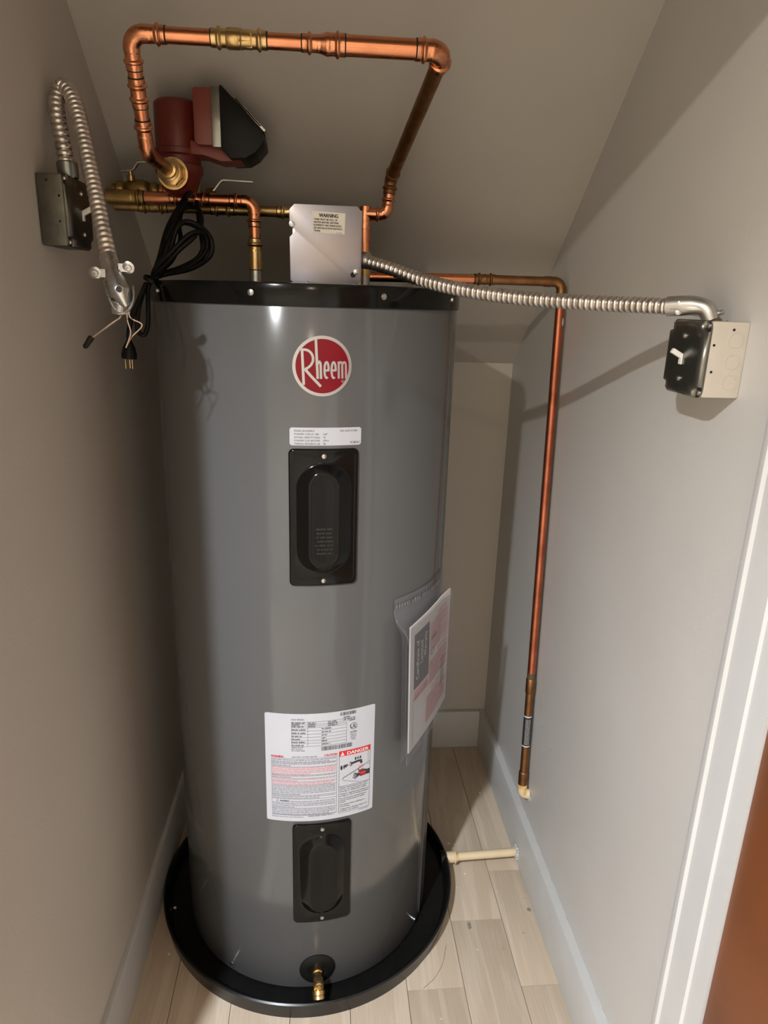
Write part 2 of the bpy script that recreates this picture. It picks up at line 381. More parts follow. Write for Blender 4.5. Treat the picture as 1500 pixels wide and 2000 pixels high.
# ------------------------------------------------------------------ setting
# floor: separate oak planks on a subfloor
fl = bpy.data.objects.new('floor', None); COL.objects.link(fl); fl['kind'] = 'structure'
obj('subfloor', MB().box((-2.25, -3.35, -0.05), (0.66, 0.65, -0.012)), 'blackmat', fl)
joints = {0.366: [-0.145, -1.32, -2.5], 0.5: [0.012, -0.33, -1.5, -2.7], 0.232: [-0.325, -1.5, -2.7], 0.098: [-0.9, -2.1], -0.036: [0.2, -0.62, -1.8], -0.17: [-1.1, -2.3], -0.304: [-0.60, -1.7, -2.9], -0.438: [-0.85, -2.2]}
k = -2.25; xs = [0.5-0.134*i for i in range(21)]
for x in xs:
    x1 = min(x+0.134, 0.63); key = min(joints, key=lambda a: abs(a-x))
    js = joints[key] if abs(key-x) < 0.01 else [random.uniform(-0.2, -0.6)-1.15*i for i in range(3)]
    ys = [0.64]+list(js)+[-3.34]
    for a, b in zip(ys[:-1], ys[1:]):
        L = a-b; cx, cy = (x+x1)/2, (a+b)/2; dz = random.uniform(-0.0004, 0)
        mb = MB().box((-(x1-x)/2+0.0006, -L/2+0.0005, -0.012), ((x1-x)/2-0.0006, L/2-0.0005, dz), 0.0007)
        o = obj('plank', mb, 'floor', None); o.location = (cx, cy, 0); o.parent = fl
mb = MB().box((XR, -3.35, 0), (XR+0.05, 0.65, 2.55)); struct('wall_right', mb, 'wallr')
mb = MB(); mb.prism([(XL+AL*YB-0.05, YB+0.05), (XL+AL*YB, YB+0.05), (XL+AL*YD, YD), (XL+AL*YD-0.05, YD)], 0, 2.55, lambda u, v, h: (u, v, h)); struct('wall_left', mb, 'wall')
struct('wall_back', MB().box((XL, YB, 0), (XR, YB+0.05, 1.45)), 'wall')
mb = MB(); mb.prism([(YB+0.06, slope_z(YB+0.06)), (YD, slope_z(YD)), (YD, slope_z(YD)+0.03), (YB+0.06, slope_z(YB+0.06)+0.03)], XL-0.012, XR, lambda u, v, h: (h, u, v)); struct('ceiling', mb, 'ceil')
struct('wall_front', MB().box((-2.2, YD-0.10, 0), (XL+AL*YD, YD, 2.48)), 'hall'); struct('wall_header', MB().box((XL+AL*YD, YD-0.10, 2.035), (XR, YD, 2.6)), 'hall')
struct('wall_hall_left', MB().box((-2.25, -3.35, 0), (-2.2, YD, 2.5)), 'hall')
struct('wall_hall_end', MB().box((-2.25, -3.4, 0), (XR+0.05, -3.35, 2.5)), 'hall')
struct('ceiling_hall', MB().box((-2.25, -3.4, 2.44), (XR+0.05, YD-0.09, 2.49)), 'hall')
HB = 0.143
def baseboard(name, fn, l0, l1, t):
    prof = [(0, 0), (t, 0), (t, HB-0.004), (t-0.003, HB), (0, HB)]
    mb = MB(); mb.prism(prof, l0, l1, fn); return struct(name, mb, 'base')
baseboard('baseboard_right', lambda u, v, h: (XR-u, h, v), -0.686, YB, 0.0215)
baseboard('baseboard_left', lambda u, v, h: (XL+AL*h+u, h, v), YD, YB, 0.0125)
baseboard('baseboard_back', lambda u, v, h: (h, YB-u, v), XL+0.02, XR-0.0215, 0.0215)
# rough caulk bead along the top of the right baseboard
mb = MB(); pts = []
y = -0.68
while y < 0.59:
    pts.append((XR-0.0005+random.uniform(-0.0012, 0.0004), y, HB+random.uniform(-0.0004, 0.0012))); y += 0.006
mb.sweep(pts, [random.uniform(0.0008, 0.0024) for _ in pts], 6); o = struct('trim_1', mb, 'base')
# white door casing on the right wall and the brown door in it
mb = MB(); prof = [(0, -0.686), (0.016, -0.686), (0.018, -0.690), (0.018, -0.700), (0.014, -0.704), (0.014, -0.752), (0.010, -0.755), (0.010, -0.790), (0, -0.790)]
mb.prism(prof, 0, 2.07, lambda u, v, h: (XR-u, v, h)); struct('trim_2', mb, 'trim')
dr = struct('door_1', MB().box((XR-0.006, -1.62, 0.01), (XR+0.03, -0.791, 2.04), 0.002), 'wood_door')
struct('trim_3', MB().box((XR-0.018, -1.72, 0), (XR, -1.622, 2.07), 0.002), 'trim'); struct('trim_4', MB().box((XR-0.018, -1.72, 2.071), (XR, -0.686, 2.16), 0.002), 'trim')
obj('door_knob', MB().lathe([(0.010, 0), (0.010, 0.03), (0.026, 0.04), (0.03, 0.055), (0.022, 0.068), (0.001, 0.072)], (XR-0.006, -1.55, 0.95), (-1, 0, 0), 20), 'brass', dr)
for L, nm in ((LAMP, 'round recessed downlight at the left of the hall ceiling'), (FILL_LAMP, 'added unseen fill lamp, shaped as a round downlight, over the far end of the hall')):
    t = thing('ceiling_light_or_added_fill', nm, 'lamp', (L.x, L.y, 2.44))
    obj('trim_ring', MB().lathe([(0.068, -0.034), (0.085, -0.036), (0.090, -0.030), (0.090, 0.0), (0.068, 0.0)], (L.x, L.y, 2.44), (0, 0, 1), 40, cap=False), 'trim', t)
    obj('diffuser', MB().lathe([(0.068, -0.033), (0.068, -0.030)], (L.x, L.y, 2.44), (0, 0, 1), 32), 'glow', t)

# ------------------------------------------------------------------ drain pan
t = thing('drain_pan', 'round black plastic pan under the grey water heater', 'pan', (0.0, 0.0, 0))
RP = 0.381
mb = MB().lathe([(0.001, 0.006), (0.340, 0.006), (0.362, 0.010), (0.370, 0.040), (0.373, 0.0445), (0.378, 0.0465), (0.3815, 0.044), (0.3805, 0.038), (0.374, 0.0), (0.001, 0.0)], (0.002, 0, 0), (0, 0, 1), 128)
obj('pan_body', mb, 'blackpan', t)
# a tab pressed in the rim by the outlet
th = radians(4)
obj('outlet_boss', MB().lathe([(0.020, 0), (0.020, 0.012), (0.015, 0.014)], (0.366, 0.034, 0.030), (1, 0, 0), 24), 'blackpan', t)

# ------------------------------------------------------------------ water heater
wh = thing('water_heater', 'tall grey cylindrical electric water heater with black top band and red round badge', 'water heater', (0, 0, Z0))
mb = MB().lathe([(0.300, Z0), (R-0.002, Z0+0.001), (R, Z0+0.004), (R, ZT-0.034), (R-0.002, ZT-0.030), (0.3, ZT-0.03)], seg=160); obj('jacket', mb, 'tank', wh)
mb = MB().lathe([(R+0.0008, ZT-0.0375), (R+0.0032, ZT-0.0375), (R+0.0036, ZT-0.036), (R+0.0036, ZT-0.005), (R+0.002, ZT-0.001), (R-0.002, ZT), (R-0.01, ZT-0.001), (0.001, ZT-0.001)], seg=160); obj('top_cap', mb, 'black', wh)
# rolled jacket seam on the right side
mb = MB(); f = cyl(radians(-24.5), 0); mb.sweep([f(0, z) for z in (Z0+0.01, ZT-0.038)], 0.0013, 8); obj('jacket_seam', mb, 'tank', wh)
def screw(parent, p, n, r=0.0045, m='chrome', slot=True, hexed=False):
    p = Vector(p); n = Vector(n).normalized()
    o = obj('screw', MB().lathe([(r*1.25, 0), (r*1.25, r*0.25), (r, r*0.3), (r*0.92, r*0.75), (r*0.4, r*0.9)], p, n, 6 if hexed else 14), m, parent)
    if slot:
        u = n.orthogonal().normalized(); v = n.cross(u); a = u*cos(0.6)+v*sin(0.6); b = n.cross(a)
        q = p+n*(r*0.93); L, W = r*0.75, r*0.16
        mk = MB().add([q+a*L+b*W, q-a*L+b*W, q-a*L-b*W, q+a*L-b*W], [(0, 1, 2, 3)]); mk.add([q+b*L+a*W, q-b*L+a*W, q-b*L-a*W, q+b*L-a*W], [(0, 1, 2, 3)])
        return o, mk
    return o, None
def tank_screw(th, z, r=0.0042, lift=0.0035, parent=wh):
    a = radians(th); n = Vector((cos(a), sin(a), 0)); p = n*(R+lift)+Vector((0, 0, z))
    return screw(parent, p, n, r)
for th in (-150, -106.4, -64.6, -28.5): tank_screw(th, ZT-0.018, 0.0042, 0.0034)
for th in (-124.5, -31): tank_screw(th, 0.030, 0.004, 0.0)

def rr_loop(hw, hh, r, nc=10, ns=6):
    """rounded rectangle contour, constant vertex count"""
    P = []
    for (sx, sy, a0) in ((1, 1, 0), (-1, 1, 90), (-1, -1, 180), (1, -1, 270)):
        cx, cy = sx*(hw-r), sy*(hh-r)
        for i in range(nc+1):
            a = radians(a0+90*i/nc); P.append((cx+r*cos(a), cy+r*sin(a)))
    out = []; n = len(P)
    for i in range(n):
        out.append(P[i])
        if (i+1) % (nc+1) == 0:
            q = P[(i+1) % n]
            for k in range(1, ns): out.append((P[i][0]+(q[0]-P[i][0])*k/ns, P[i][1]+(q[1]-P[i][1])*k/ns))
    return out
def plate_on(fn, loops_spec, **kw):
    L = []
    for hw, hh, r, wv in loops_spec: L.append([fn(u, v, wv) for u, v in rr_loop(hw, hh, r, **kw)])
    return MB().loops(L)
def access_panel(z, name_label):
    f0 = cyl(TH0+radians(0.2), z)
    def fn(u, v, h): th = TH0+radians(0.6)+u/R; r = R+h; return Vector((r*cos(th), r*sin(th), z+v))
    HW, HH = 0.0625, 0.1305
    spec = [(HW, HH, 0.009, 0.0), (HW, HH, 0.009, 0.0035), (HW-0.0012, HH-0.0012, 0.009, 0.0052), (HW-0.0035, HH-0.0035, 0.008, 0.0060), (HW-0.006, HH-0.006, 0.0075, 0.0052),
            (0.0505, 0.1085, 0.0500, 0.0050), (0.0470, 0.1050, 0.0465, 0.0056), (0.0445, 0.1025, 0.0440, 0.0075), (0.030, 0.0925, 0.0297, 0.0165), (0.0265, 0.0895, 0.0262, 0.0182), (0.0240, 0.0870, 0.0237, 0.0186), (0.0225, 0.0855, 0.0222, 0.0180), (0.016, 0.080, 0.0158, 0.0178), (0.008, 0.072, 0.0078, 0.0178), (0.001, 0.065, 0.0008, 0.0178)]
    o = obj('access_panel', plate_on(fn, spec, nc=12, ns=5), 'black', wh, smooth=50); o['label'] = name_label
    for v in (HH-0.013, -HH+0.010):
        n = fn(0, v, 1)-fn(0, v, 0); a, mk = screw(o, fn(0, v, 0.0048), n, 0.0034)
    return o, fn
pu, fnu = access_panel(1.1415, 'upper glossy black access panel')
pl, fnl = access_panel(0.336, 'lower glossy black access panel')
M['plastic_emboss'] = mat('embossed_black', (0.020, 0.019, 0.017), 0.4)
pr = Print(lambda u, v, h: fnu(u, v, 0.0178+0.0003*h))
for i in range(7): pr.greek('plastic_emboss', -0.017+random.uniform(0, 0.005), 0.017-random.uniform(0, 0.005), -0.016-0.0078*i, 0.0036)
pr.build(pu, {'plastic_emboss': 'embossed_print'})

# round badge
bz = 1.4157; fb = cyl(TH0, bz, R, 0.0003); RB = 0.0512
def disc_on(fn, r, h0, h1, n=64, rings=6):
    L = [[fn(r*cos(2*pi*i/n), r*sin(2*pi*i/n), h0) for i in range(n)]]
    for k in range(rings): L.append([fn(r*(1-k/rings*0.98)*cos(2*pi*i/n), r*(1-k/rings*0.98)*sin(2*pi*i/n), h1) for i in range(n)])
    return MB().loops(L)
fh = lambda u, v, h: (lambda p: p)(Vector(((R+h)*cos(TH0+u/R), (R+h)*sin(TH0+u/R), bz+v)))
bd = obj('badge', disc_on(fh, RB, 0, 0.0012), 'silver', wh); bd['label'] = 'round red badge with silver rim'
obj('badge_field', disc_on(fh, RB*0.895, 0.0012, 0.0015), 'logo_red', bd)
S = RB/430.0
def L2(pts): return [((x-667)*S, (565-y)*S) for x, y in pts]
pb = Print(lambda u, v, h: fh(u, v, 0.0016+0.0003*h)); W = 37*S
def arc(cx, cy, rx, ry, a0, a1, n=16): return [(cx+rx*cos(radians(a0+(a1-a0)*i/n)), cy-ry*sin(radians(a0+(a1-a0)*i/n))) for i in range(n+1)]
pb.line('silver', L2([(377, 320), (400, 830)]), W)                                   # R stem
pb.line('silver', L2([(360, 336), (405, 334)]+arc(415, 462, 118, 128, 88, -20, 14)+[(505, 545), (470, 580), (416, 612)]), W*0.95)
pb.line('silver', L2([(420, 608), (500, 700), (646, 852)]), W*1.05)
pb.line('silver', L2([(572, 182), (590, 560), (600, 742)]), W)                       # tall h
pb.line('silver', L2([(592, 540), (606, 512), (624, 500), (638, 520), (642, 560), (648, 742)]), W*0.9)
for cx in (726, 828):                                                                # e e
    pb.line('silver', L2([(cx-28, 622), (cx+28, 618)]+arc(cx, 615, 30, 112, 2, 300, 22)), W*0.85)
for x in (905, 958, 1012): pb.line('silver', L2([(x-5, 545 if x > 905 else 492), (x, 735)]), W*0.82)
pb.line('silver', L2([(901, 545), (915, 506), (932, 500), (947, 512), (954, 550)]), W*0.75)
pb.line('silver', L2([(954, 545), (968, 506), (985, 500), (1001, 512), (1007, 550)]), W*0.75)
pb.ring('silver', *L2([(962, 775)])[0], 18*S, 4*S, n=18); pb.text('silver', 'R', *L2([(962, 786)])[0], 20*S, anchor='c')
pb.build(bd, {'silver': 'lettering'})

# small data sticker
def label_plate(name, thc, zc, hw, hh, r, parent, thick=0.0005):
    fn = lambda u, v, h: Vector(((R+h)*cos(thc+u/R), (R+h)*sin(thc+u/R), zc+v))
    spec = [(hw, hh, r, 0), (hw, hh, r, thick)]
    cols = max(2, int(hw/0.008))
    loops_ = [[fn(u, v, wv) for u, v in rr_loop(a, b, q, 3, 10)] for a, b, q, wv in spec]
    mb = MB().loops(loops_, cap=False)
    # curved face made of vertical strips inside the outline
    for i in range(40):
        u0 = -hw+2*hw*i/40; u1 = -hw+2*hw*(i+1)/40
        def top(u):
            d = hw-abs(u); return hh if d >= r else hh-r+sqrt(max(0, r*r-(r-d)**2))
        mb.add([fn(u0, -top(u0), thick), fn(u1, -top(u1), thick), fn(u1, top(u1), thick), fn(u0, top(u0), thick)], [(0, 1, 2, 3)])
    return obj(name, mb, 'label', parent, smooth=30), (lambda u, v, h: fn(u, v, thick+0.0003*h))
sx = radians(-83.1)
st, fs_ = label_plate('data_sticker', sx, 1.2937, 0.0642, 0.0160, 0.003, wh)
p = Print(fs_)
rows = [('MODEL NO.ELD80-D', ''), ('STANDBY LOSS (% / HR)', '0.87'), ('ACTUAL CAPACITY (GAL)', '73'), ('STANDBY LOSS (BTU/HR)', '279.4'), ('THERMAL EFFICIENCY (%)', '98')]
ws = [0.0355, 0.0435, 0.0455, 0.0455, 0.0455]
for i, (a, b) in enumerate(rows):
    v = 0.0088-0.0058*i
    p.text('ink', a, -0.0562, v, 0.0030, ws[i]);  b and p.text('ink', b, -0.0052, v, 0.0030)
p.text('ink', 'MFG. DATE: 01/2026', 0.0250, 0.0088, 0.0030, 0.0315); p.text('ink', 'CEC', 0.0440, -0.0125, 0.0034, 0.0175, bold=0.0002)
p.build(st, {'ink': 'print'})

# big rating and warning label -------------------------------------------------
LW, LH = 0.2300, 0.2590
lt, fl_ = label_plate('rating_label', radians(-84.2), 0.6035, LW/2, LH/2, 0.002, wh); lt['label'] = 'large white rating label with red warning text'
p = Print(lambda u, v, h: fl_(u*LW-LW/2, LH/2-v*LH, h))
def hrect(ink, u0, v0, u1, v1, l=1):
    n = max(1, int((u1-u0)*24)); vs = []; fs = []
    for i in range(n+1):
        u = u0+(u1-u0)*i/n; vs += [p.fn(u, v0, l), p.fn(u, v1, l)]
        if i: fs.append((2*i-2, 2*i, 2*i+1, 2*i-1))
    p.mb(ink).add(vs, fs)
q = Print(lambda u, v, h: fl_(u-LW/2, LH/2-v, h)); q.m = p.m
def T(ink, s_, u, v, h, w=None, anchor='l', bold=0):
    """text with u,v as fractions of the label, v measured down to the baseline"""
    pp = Print(lambda a, b, l: fl_(a, b, l)); pp.m = p.m; pp.text(ink, s_, u*LW-LW/2, LH/2-v*LH, h*LH, w*LW if w else None, anchor, bold=bold)
def G(ink, u0, u1, v, h, fill=1.0):
    pp = Print(lambda a, b, l: fl_(a, b, l)); pp.m = p.m; pp.greek(ink, u0*LW-LW/2, u1*LW-LW/2, LH/2-v*LH, h*LH, fill)
lw = 0.0028
def HL(u0, u1, v, ink='ink_grey'): hrect(ink, u0, v, u1, v+lw)
def VL(u, v0, v1, ink='ink_grey'): hrect(ink, u, v0, u+lw, v1)
G('ink_grey', 0.235, 0.35, 0.055, 0.013)
tv = [0.07, 0.090, 0.105, 0.122, 0.150, 0.180, 0.208, 0.236, 0.262, 0.290]
for i, v in enumerate(tv): HL(0.235, 0.81 if i < 2 else 0.725, v)
VL(0.235, 0.07, 0.29); VL(0.378, 0.07, 0.29); VL(0.722, 0.105, 0.29); VL(0.555, 0.07, 0.122); VL(0.69, 0.05, 0.09)
rowt = ['MODEL NO.', 'DATE', 'CAPACITY', 'VOLTAGE', 'FREQUENCY', 'PHASE', 'ELEMENT(S) OPERATION', 'WATTAGE', 'WATTAGE']
for i in range(9):
    v1 = tv[i+1]-0.004; G('ink', 0.24, 0.24+random.uniform(0.06, 0.13), v1, 0.0125)
    if i > 2: G('ink', 0.50, 0.50+random.uniform(0.04, 0.09), v1-0.004, 0.0125)
    else: G('ink', 0.385, 0.45, v1, 0.012); G('ink', 0.56, 0.64, v1, 0.012)
G('ink', 0.70, 0.76, 0.065, 0.012); G('ink', 0.70, 0.80, 0.084, 0.012); G('ink', 0.75, 0.81, 0.10, 0.012)
G('ink_grey', 0.235, 0.34, 0.305, 0.010); G('ink_grey', 0.235, 0.33, 0.320, 0.010); G('ink_grey', 0.235, 0.36, 0.335, 0.010)
def bars(u0, u1, v0, v1):
    u = u0
    while u < u1:
        wb = random.choice([0.002, 0.003, 0.005, 0.007]); hrect('ink', u, v0, min(u+wb, u1), v1); u += wb+random.choice([0.003, 0.003, 0.005])
bars(0.665, 0.81, 0.012, 0.042); bars(0.50, 0.78, 0.300, 0.338)
uc, vc = 0.790, 0.152; q.ring('ink', uc*LW, vc*LH, 0.0072, 0.0009, n=28)
T('ink', 'UL', uc, vc+0.018, 0.034, anchor='c', bold=0.0002); T('ink', 'LISTED', uc, 0.215, 0.017, 0.065, anchor='c', bold=0.0001)
for i in range(4): G('ink_grey', uc-0.028+0.008*(i == 3), uc+0.028-0.008*(i == 3), 0.232+0.015*i, 0.0095)
T('ink_red', 'WARNING', 0.05, 0.398, 0.020, 0.115, bold=0.0003); T('ink_red', 'CAUTION', 0.525, 0.394, 0.020, 0.115, bold=0.0003); T('ink', 'ELECTRIC WATER HEATER', 0.24, 0.394, 0.012, 0.22)
# left text box
bx0, bx1, by0, by1 = 0.052, 0.640, 0.402, 0.940
for a in ((bx0, by0), (bx0, by1)): HL(bx0, bx1, a[1])
VL(bx0, by0, by1); VL(bx1-lw, by0, by1); 
def para(v0, v1, n, ink, last=0.6, lead=None):
    st_ = (v1-v0)/n
    for i in range(n):
        G(ink, bx0+0.006, bx1-0.012, v0+st_*(i+0.86), st_*0.56, last if i == n-1 else 1.0)
    HL(bx0, bx1, v1+0.002)
for a in ((.406, .440, 2, 'ink_grey', .9), (.443, .476, 2, 'ink_grey', .3), (.480, .553, 5, 'ink_pink', .6), (.556, .583, 2, 'ink_grey', .3), (.588, .615, 2, 'ink_pink', .4), (.620, .652, 2, 'ink_pink', .95),
          (.657, .745, 6, 'ink_grey', .45), (.750, .782, 2, 'ink_grey', .75), (.823, .868, 3, 'ink_grey', .35), (.873, .935, 4, 'ink_grey', .9)): para(*a)
T('ink_pink', 'WARNING:', bx0+0.006, 0.568, 0.009, 0.05)
HL(bx0, bx1, 0.820); G('ink_grey', 0.22, bx1-0.02, 0.811, 0.009)
T('ink', 'WARNING!', 0.125, 0.811, 0.013, 0.085, bold=0.0002); q.line('ink', [(0.090*LW, 0.812*LH), (0.101*LW, 0.790*LH), (0.112*LW, 0.812*LH), (0.090*LW, 0.812*LH)], 0.0005)
G('ink_grey', bx0, 0.34, 0.962, 0.008); G('ink_grey', 0.38, 0.62, 0.957, 0.012)
# danger box
dx0, dx1, dy0, dy1 = 0.658, 0.962, 0.366, 0.955
HL(dx0, dx1, dy1); VL(dx0, dy0, dy1, 'ink'); VL(dx1-lw, dy0, dy1, 'ink'); HL(dx0, dx1, 0.700, 'ink')
hrect('ink_red', dx0, dy0, dx1, 0.416)
def T2(ink, s_, u, v, h, w=None, anchor='l', bold=0):
    pp = Print(lambda a, b, l: fl_(a, b, 2)); pp.m = p.m; pp.text(ink, s_, u*LW-LW/2, LH/2-v*LH, h*LH, w*LW if w else None, anchor, bold=bold)
T2('ink_white', 'DANGER', 0.735, 0.408, 0.030, 0.205, bold=0.0004)
def Pq(ink, pts, l=1): p.mb(ink).add([p.fn(a, b, l) for a, b in pts], [tuple(range(len(pts)))])
def Lq(ink, pts, wd, l=1):
    pp = Print(lambda a, b, h: fl_(a-LW/2, LH/2-b, l)); pp.m = p.m; pp.line(ink, [(a*LW, b*LH) for a, b in pts], wd, l)
Pq('ink_white', [(0.672, 0.409), (0.690, 0.374), (0.708, 0.409)], 2); Pq('ink_red', [(0.688, 0.385), (0.692, 0.385), (0.691, 0.405), (0.689, 0.405)], 3)
# scald pictogram: taps, spout, hot water, hand over a basin
def OV(ink, u, v, ru, rv, l=1): p.mb(ink).add([p.fn(u+ru*cos(2*pi*i/18), v+rv*sin(2*pi*i/18), l) for i in range(18)], [tuple(range(18))])
OV('ink', 0.682, 0.523, 0.011, 0.022); OV('ink', 0.706, 0.519, 0.007, 0.020); OV('ink', 0.722, 0.512, 0.010, 0.015); OV('ink', 0.738, 0.508, 0.006, 0.010, 1)
OV('ink', 0.815, 0.462, 0.008, 0.016); OV('ink', 0.838, 0.460, 0.006, 0.014); Lq('ink', [(0.853, 0.472), (0.868, 0.448)], 0.0016); OV('ink', 0.862, 0.460, 0.008, 0.012)
Lq('ink', [(0.775, 0.500), (0.840, 0.490), (0.868, 0.492), (0.874, 0.520)], 0.0052); OV('ink', 0.768, 0.503, 0.011, 0.022); OV('label', 0.766, 0.503, 0.005, 0.014, 2); OV('ink', 0.776, 0.502, 0.008, 0.012, 3)
Lq('ink', [(0.940, 0.420), (0.940, 0.528), (0.690, 0.628)], 0.0006); Lq('ink', [(0.960, 0.520), (0.860, 0.556), (0.700, 0.618), (0.690, 0.632), (0.706, 0.648), (0.850, 0.690)], 0.0006)
Lq('ink', [(0.930, 0.548), (0.960, 0.540)], 0.0006)
T('ink_pink', 'HOT', 0.868, 0.560, 0.020, 0.042, anchor='c')
for k in range(5): Lq('ink_pink', [(0.850+0.010*k, 0.530), (0.842+0.014*k, 0.600)], 0.0004)
Pq('ink', [(0.850, 0.585), (0.880, 0.575), (0.930, 0.592), (0.960, 0.590), (0.960, 0.640), (0.915, 0.640), (0.870, 0.645), (0.845, 0.625)])
for e in ((0.800, 0.600), (0.795, 0.618), (0.790, 0.640), (0.806, 0.655)): Lq('ink', [(0.870, 0.620), e], 0.0022)
Lq('ink', [(0.862, 0.605), (0.842, 0.568)], 0.0022)
Pq('ink_red', [(0.840, 0.594), (0.862, 0.602), (0.905, 0.600), (0.925, 0.612), (0.900, 0.628), (0.855, 0.618)], 2)
G('ink_red', 0.872, 0.925, 0.642, 0.012)
para_d = ['Water temperature over 125\u00b0F', '(52\u00b0C) can cause severe burns', 'instantly or death from scalds.', None, 'Children, disabled and elderly are', 'at highest risk of being scalded.', None, 'See instruction manual before', 'setting temperature at water', 'heater.', None, 'Feel water before bathing or', 'showering.', None, 'Temperature limiting valves are', 'available, see manual.']
v = 0.720; wd_ = [0.275, 0.268, 0.262, 0, 0.285, 0.280, 0, 0.262, 0.245, 0.06, 0, 0.245, 0.095, 0, 0.270, 0.185]
for s_, w_ in zip(para_d, wd_):
    if s_ is None: v += 0.0065; continue
    T('ink_grey', s_, dx0+0.010, v, 0.0128, w_, bold=0.00012); v += 0.0180
G('ink_grey', 0.86, 0.955, 0.972, 0.008)
p.build(lt, {'ink': 'black_print', 'ink_grey': 'small_print', 'ink_pink': 'small_red_print', 'ink_red': 'red_print', 'ink_white': 'white_print', 'label': 'tap_highlight'})

# drain port plate
dz = 0.0645; fd = lambda u, v, h: Vector(((R+h)*cos(radians(-85.6)+u/R), (R+h)*sin(radians(-85.6)+u/R), dz+v))
de = obj('drain_escutcheon', MB().loops([[fd(r_*cos(2*pi*i/48), r_*sin(2*pi*i/48), h_) for i in range(48)] for r_, h_ in ((0.0405, 0), (0.0405, 0.0025), (0.038, 0.0045), (0.022, 0.006), (0.019, 0.003), (0.001, 0.002))]), 'blackmat', wh)
# brass drain valve
C0 = fd(0, -0.004, 0.004); nx = Vector((cos(radians(-85.6)), sin(radians(-85.6)), 0))
dv = obj('drain_valve', MB().lathe([(0.010, -0.004), (0.0115, 0.0), (0.0115, 0.006), (0.009, 0.008), (0.009, 0.022), (0.0115, 0.024), (0.0115, 0.040)], C0, nx, 20).sweep([C0+nx*0.028+Vector((0, 0, 0.012)), C0+nx*0.031+Vector((0, 0, -0.006)), C0+nx*0.037+Vector((0, 0, -0.018))], [0.0105, 0.0115, 0.011], 20), 'brass', wh)
obj('valve_stem', MB().lathe([(0.0065, 0), (0.0065, 0.006), (0.004, 0.007), (0.004, 0.010)], C0+nx*0.038+Vector((0, 0, 0.012)), nx, 16), 'brass', dv)
obj('hose_outlet', MB().lathe([(0.0095, 0), (0.0145, 0.002), (0.0145, 0.009), (0.0128, 0.010), (0.0138, 0.012), (0.0138, 0.018), (0.0095, 0.018), (0.009, 0.004)], C0+nx*0.034+Vector((0, 0, -0.013)), Vector((0.05, -0.85, -0.75)), 24, cap=False), 'brass', dv)

# junction box on the top
jb = obj('junction_box', MB().box((-0.024, -0.190, ZT-0.002), (0.100, -0.115, ZT+0.128), 0.0015), 'steel', wh)
poly = [(-0.028, 0.004), (-0.022, -0.001), (0.092, -0.001), (0.099, 0.006), (0.099, 0.122), (0.091, 0.131), (-0.020, 0.131), (-0.029, 0.122), (-0.029, 0.098), (-0.0195, 0.090), (-0.0195, 0.086), (-0.029, 0.076)]
poly = [(a, b+ZT+0.003) for a, b in poly]
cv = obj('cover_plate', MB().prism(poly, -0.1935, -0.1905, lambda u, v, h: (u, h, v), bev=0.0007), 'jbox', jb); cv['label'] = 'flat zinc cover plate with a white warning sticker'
screw(jb, (-0.0245, -0.1945, ZT+0.101), (0, -1, 0), 0.0040); screw(jb, (0.0905, -0.1945, ZT+0.024), (0, -1, 0), 0.0040); screw(jb, (0.003, -0.1945, ZT+0.002), (0, -1, 0.3), 0.0030)
obj('slot_hole', MB().lathe([(0.0048, 0), (0.0048, 0.0006)], (0.085, -0.1936, ZT+0.0190), (0, -1, 0), 20), 'blackmat', jb)
ws_ = obj('warning_sticker', MB().prism([(0.0105, ZT+0.088), (0.0685, ZT+0.0865), (0.0695, ZT+0.1215), (0.0115, ZT+0.1235)], -0.1942, -0.1937, lambda u, v, h: (u, h, v)), 'sticker', jb)
pj = Print(lambda u, v, h: Vector((u, -0.1942-0.0003*h, v-0.022*u)))
pj.text('ink', 'WARNING', 0.0400, ZT+0.1145, 0.0062, 0.0335, 'c', bold=0.0003)
for i, (s_, w_) in enumerate([('TANK MUST BE FULL OF', .042), ('WATER BEFORE HEATING', .0445), ('ELEMENTS ARE ENERGIZED.', .050), ('SEE INSTALLATION INSTRUC-', .052), ('TIONS.', .012)]):
    pj.text('ink', s_, 0.0138, ZT+0.1092-0.00475*i, 0.0031, w_, bold=0.00015)
pj.greek('ink_grey', 0.054, 0.0645, ZT+0.0895, 0.0012)
pj.build(jb, {'ink': 'print', 'ink_grey': 'small_print'})
# steel nipples that the pipes rise from
N1 = Vector((-0.108, 0.0, ZT)); N2 = Vector((0.118, 0.05, ZT))
for q_ in (N1, N2): obj('nipple', MB().lathe([(0.019, -0.001), (0.019, 0.002), (0.0125, 0.003), (0.0125, 0.030)], q_, (0, 0, 1), 24), 'steel', wh)
obj('relief_valve', MB().lathe([(0.015, -0.001), (0.015, 0.012), (0.019, 0.014), (0.019, 0.045), (0.012, 0.05), (0.010, 0.062)], (0.100, 0.150, ZT), (0, 0, 1), 12), 'brass', wh)

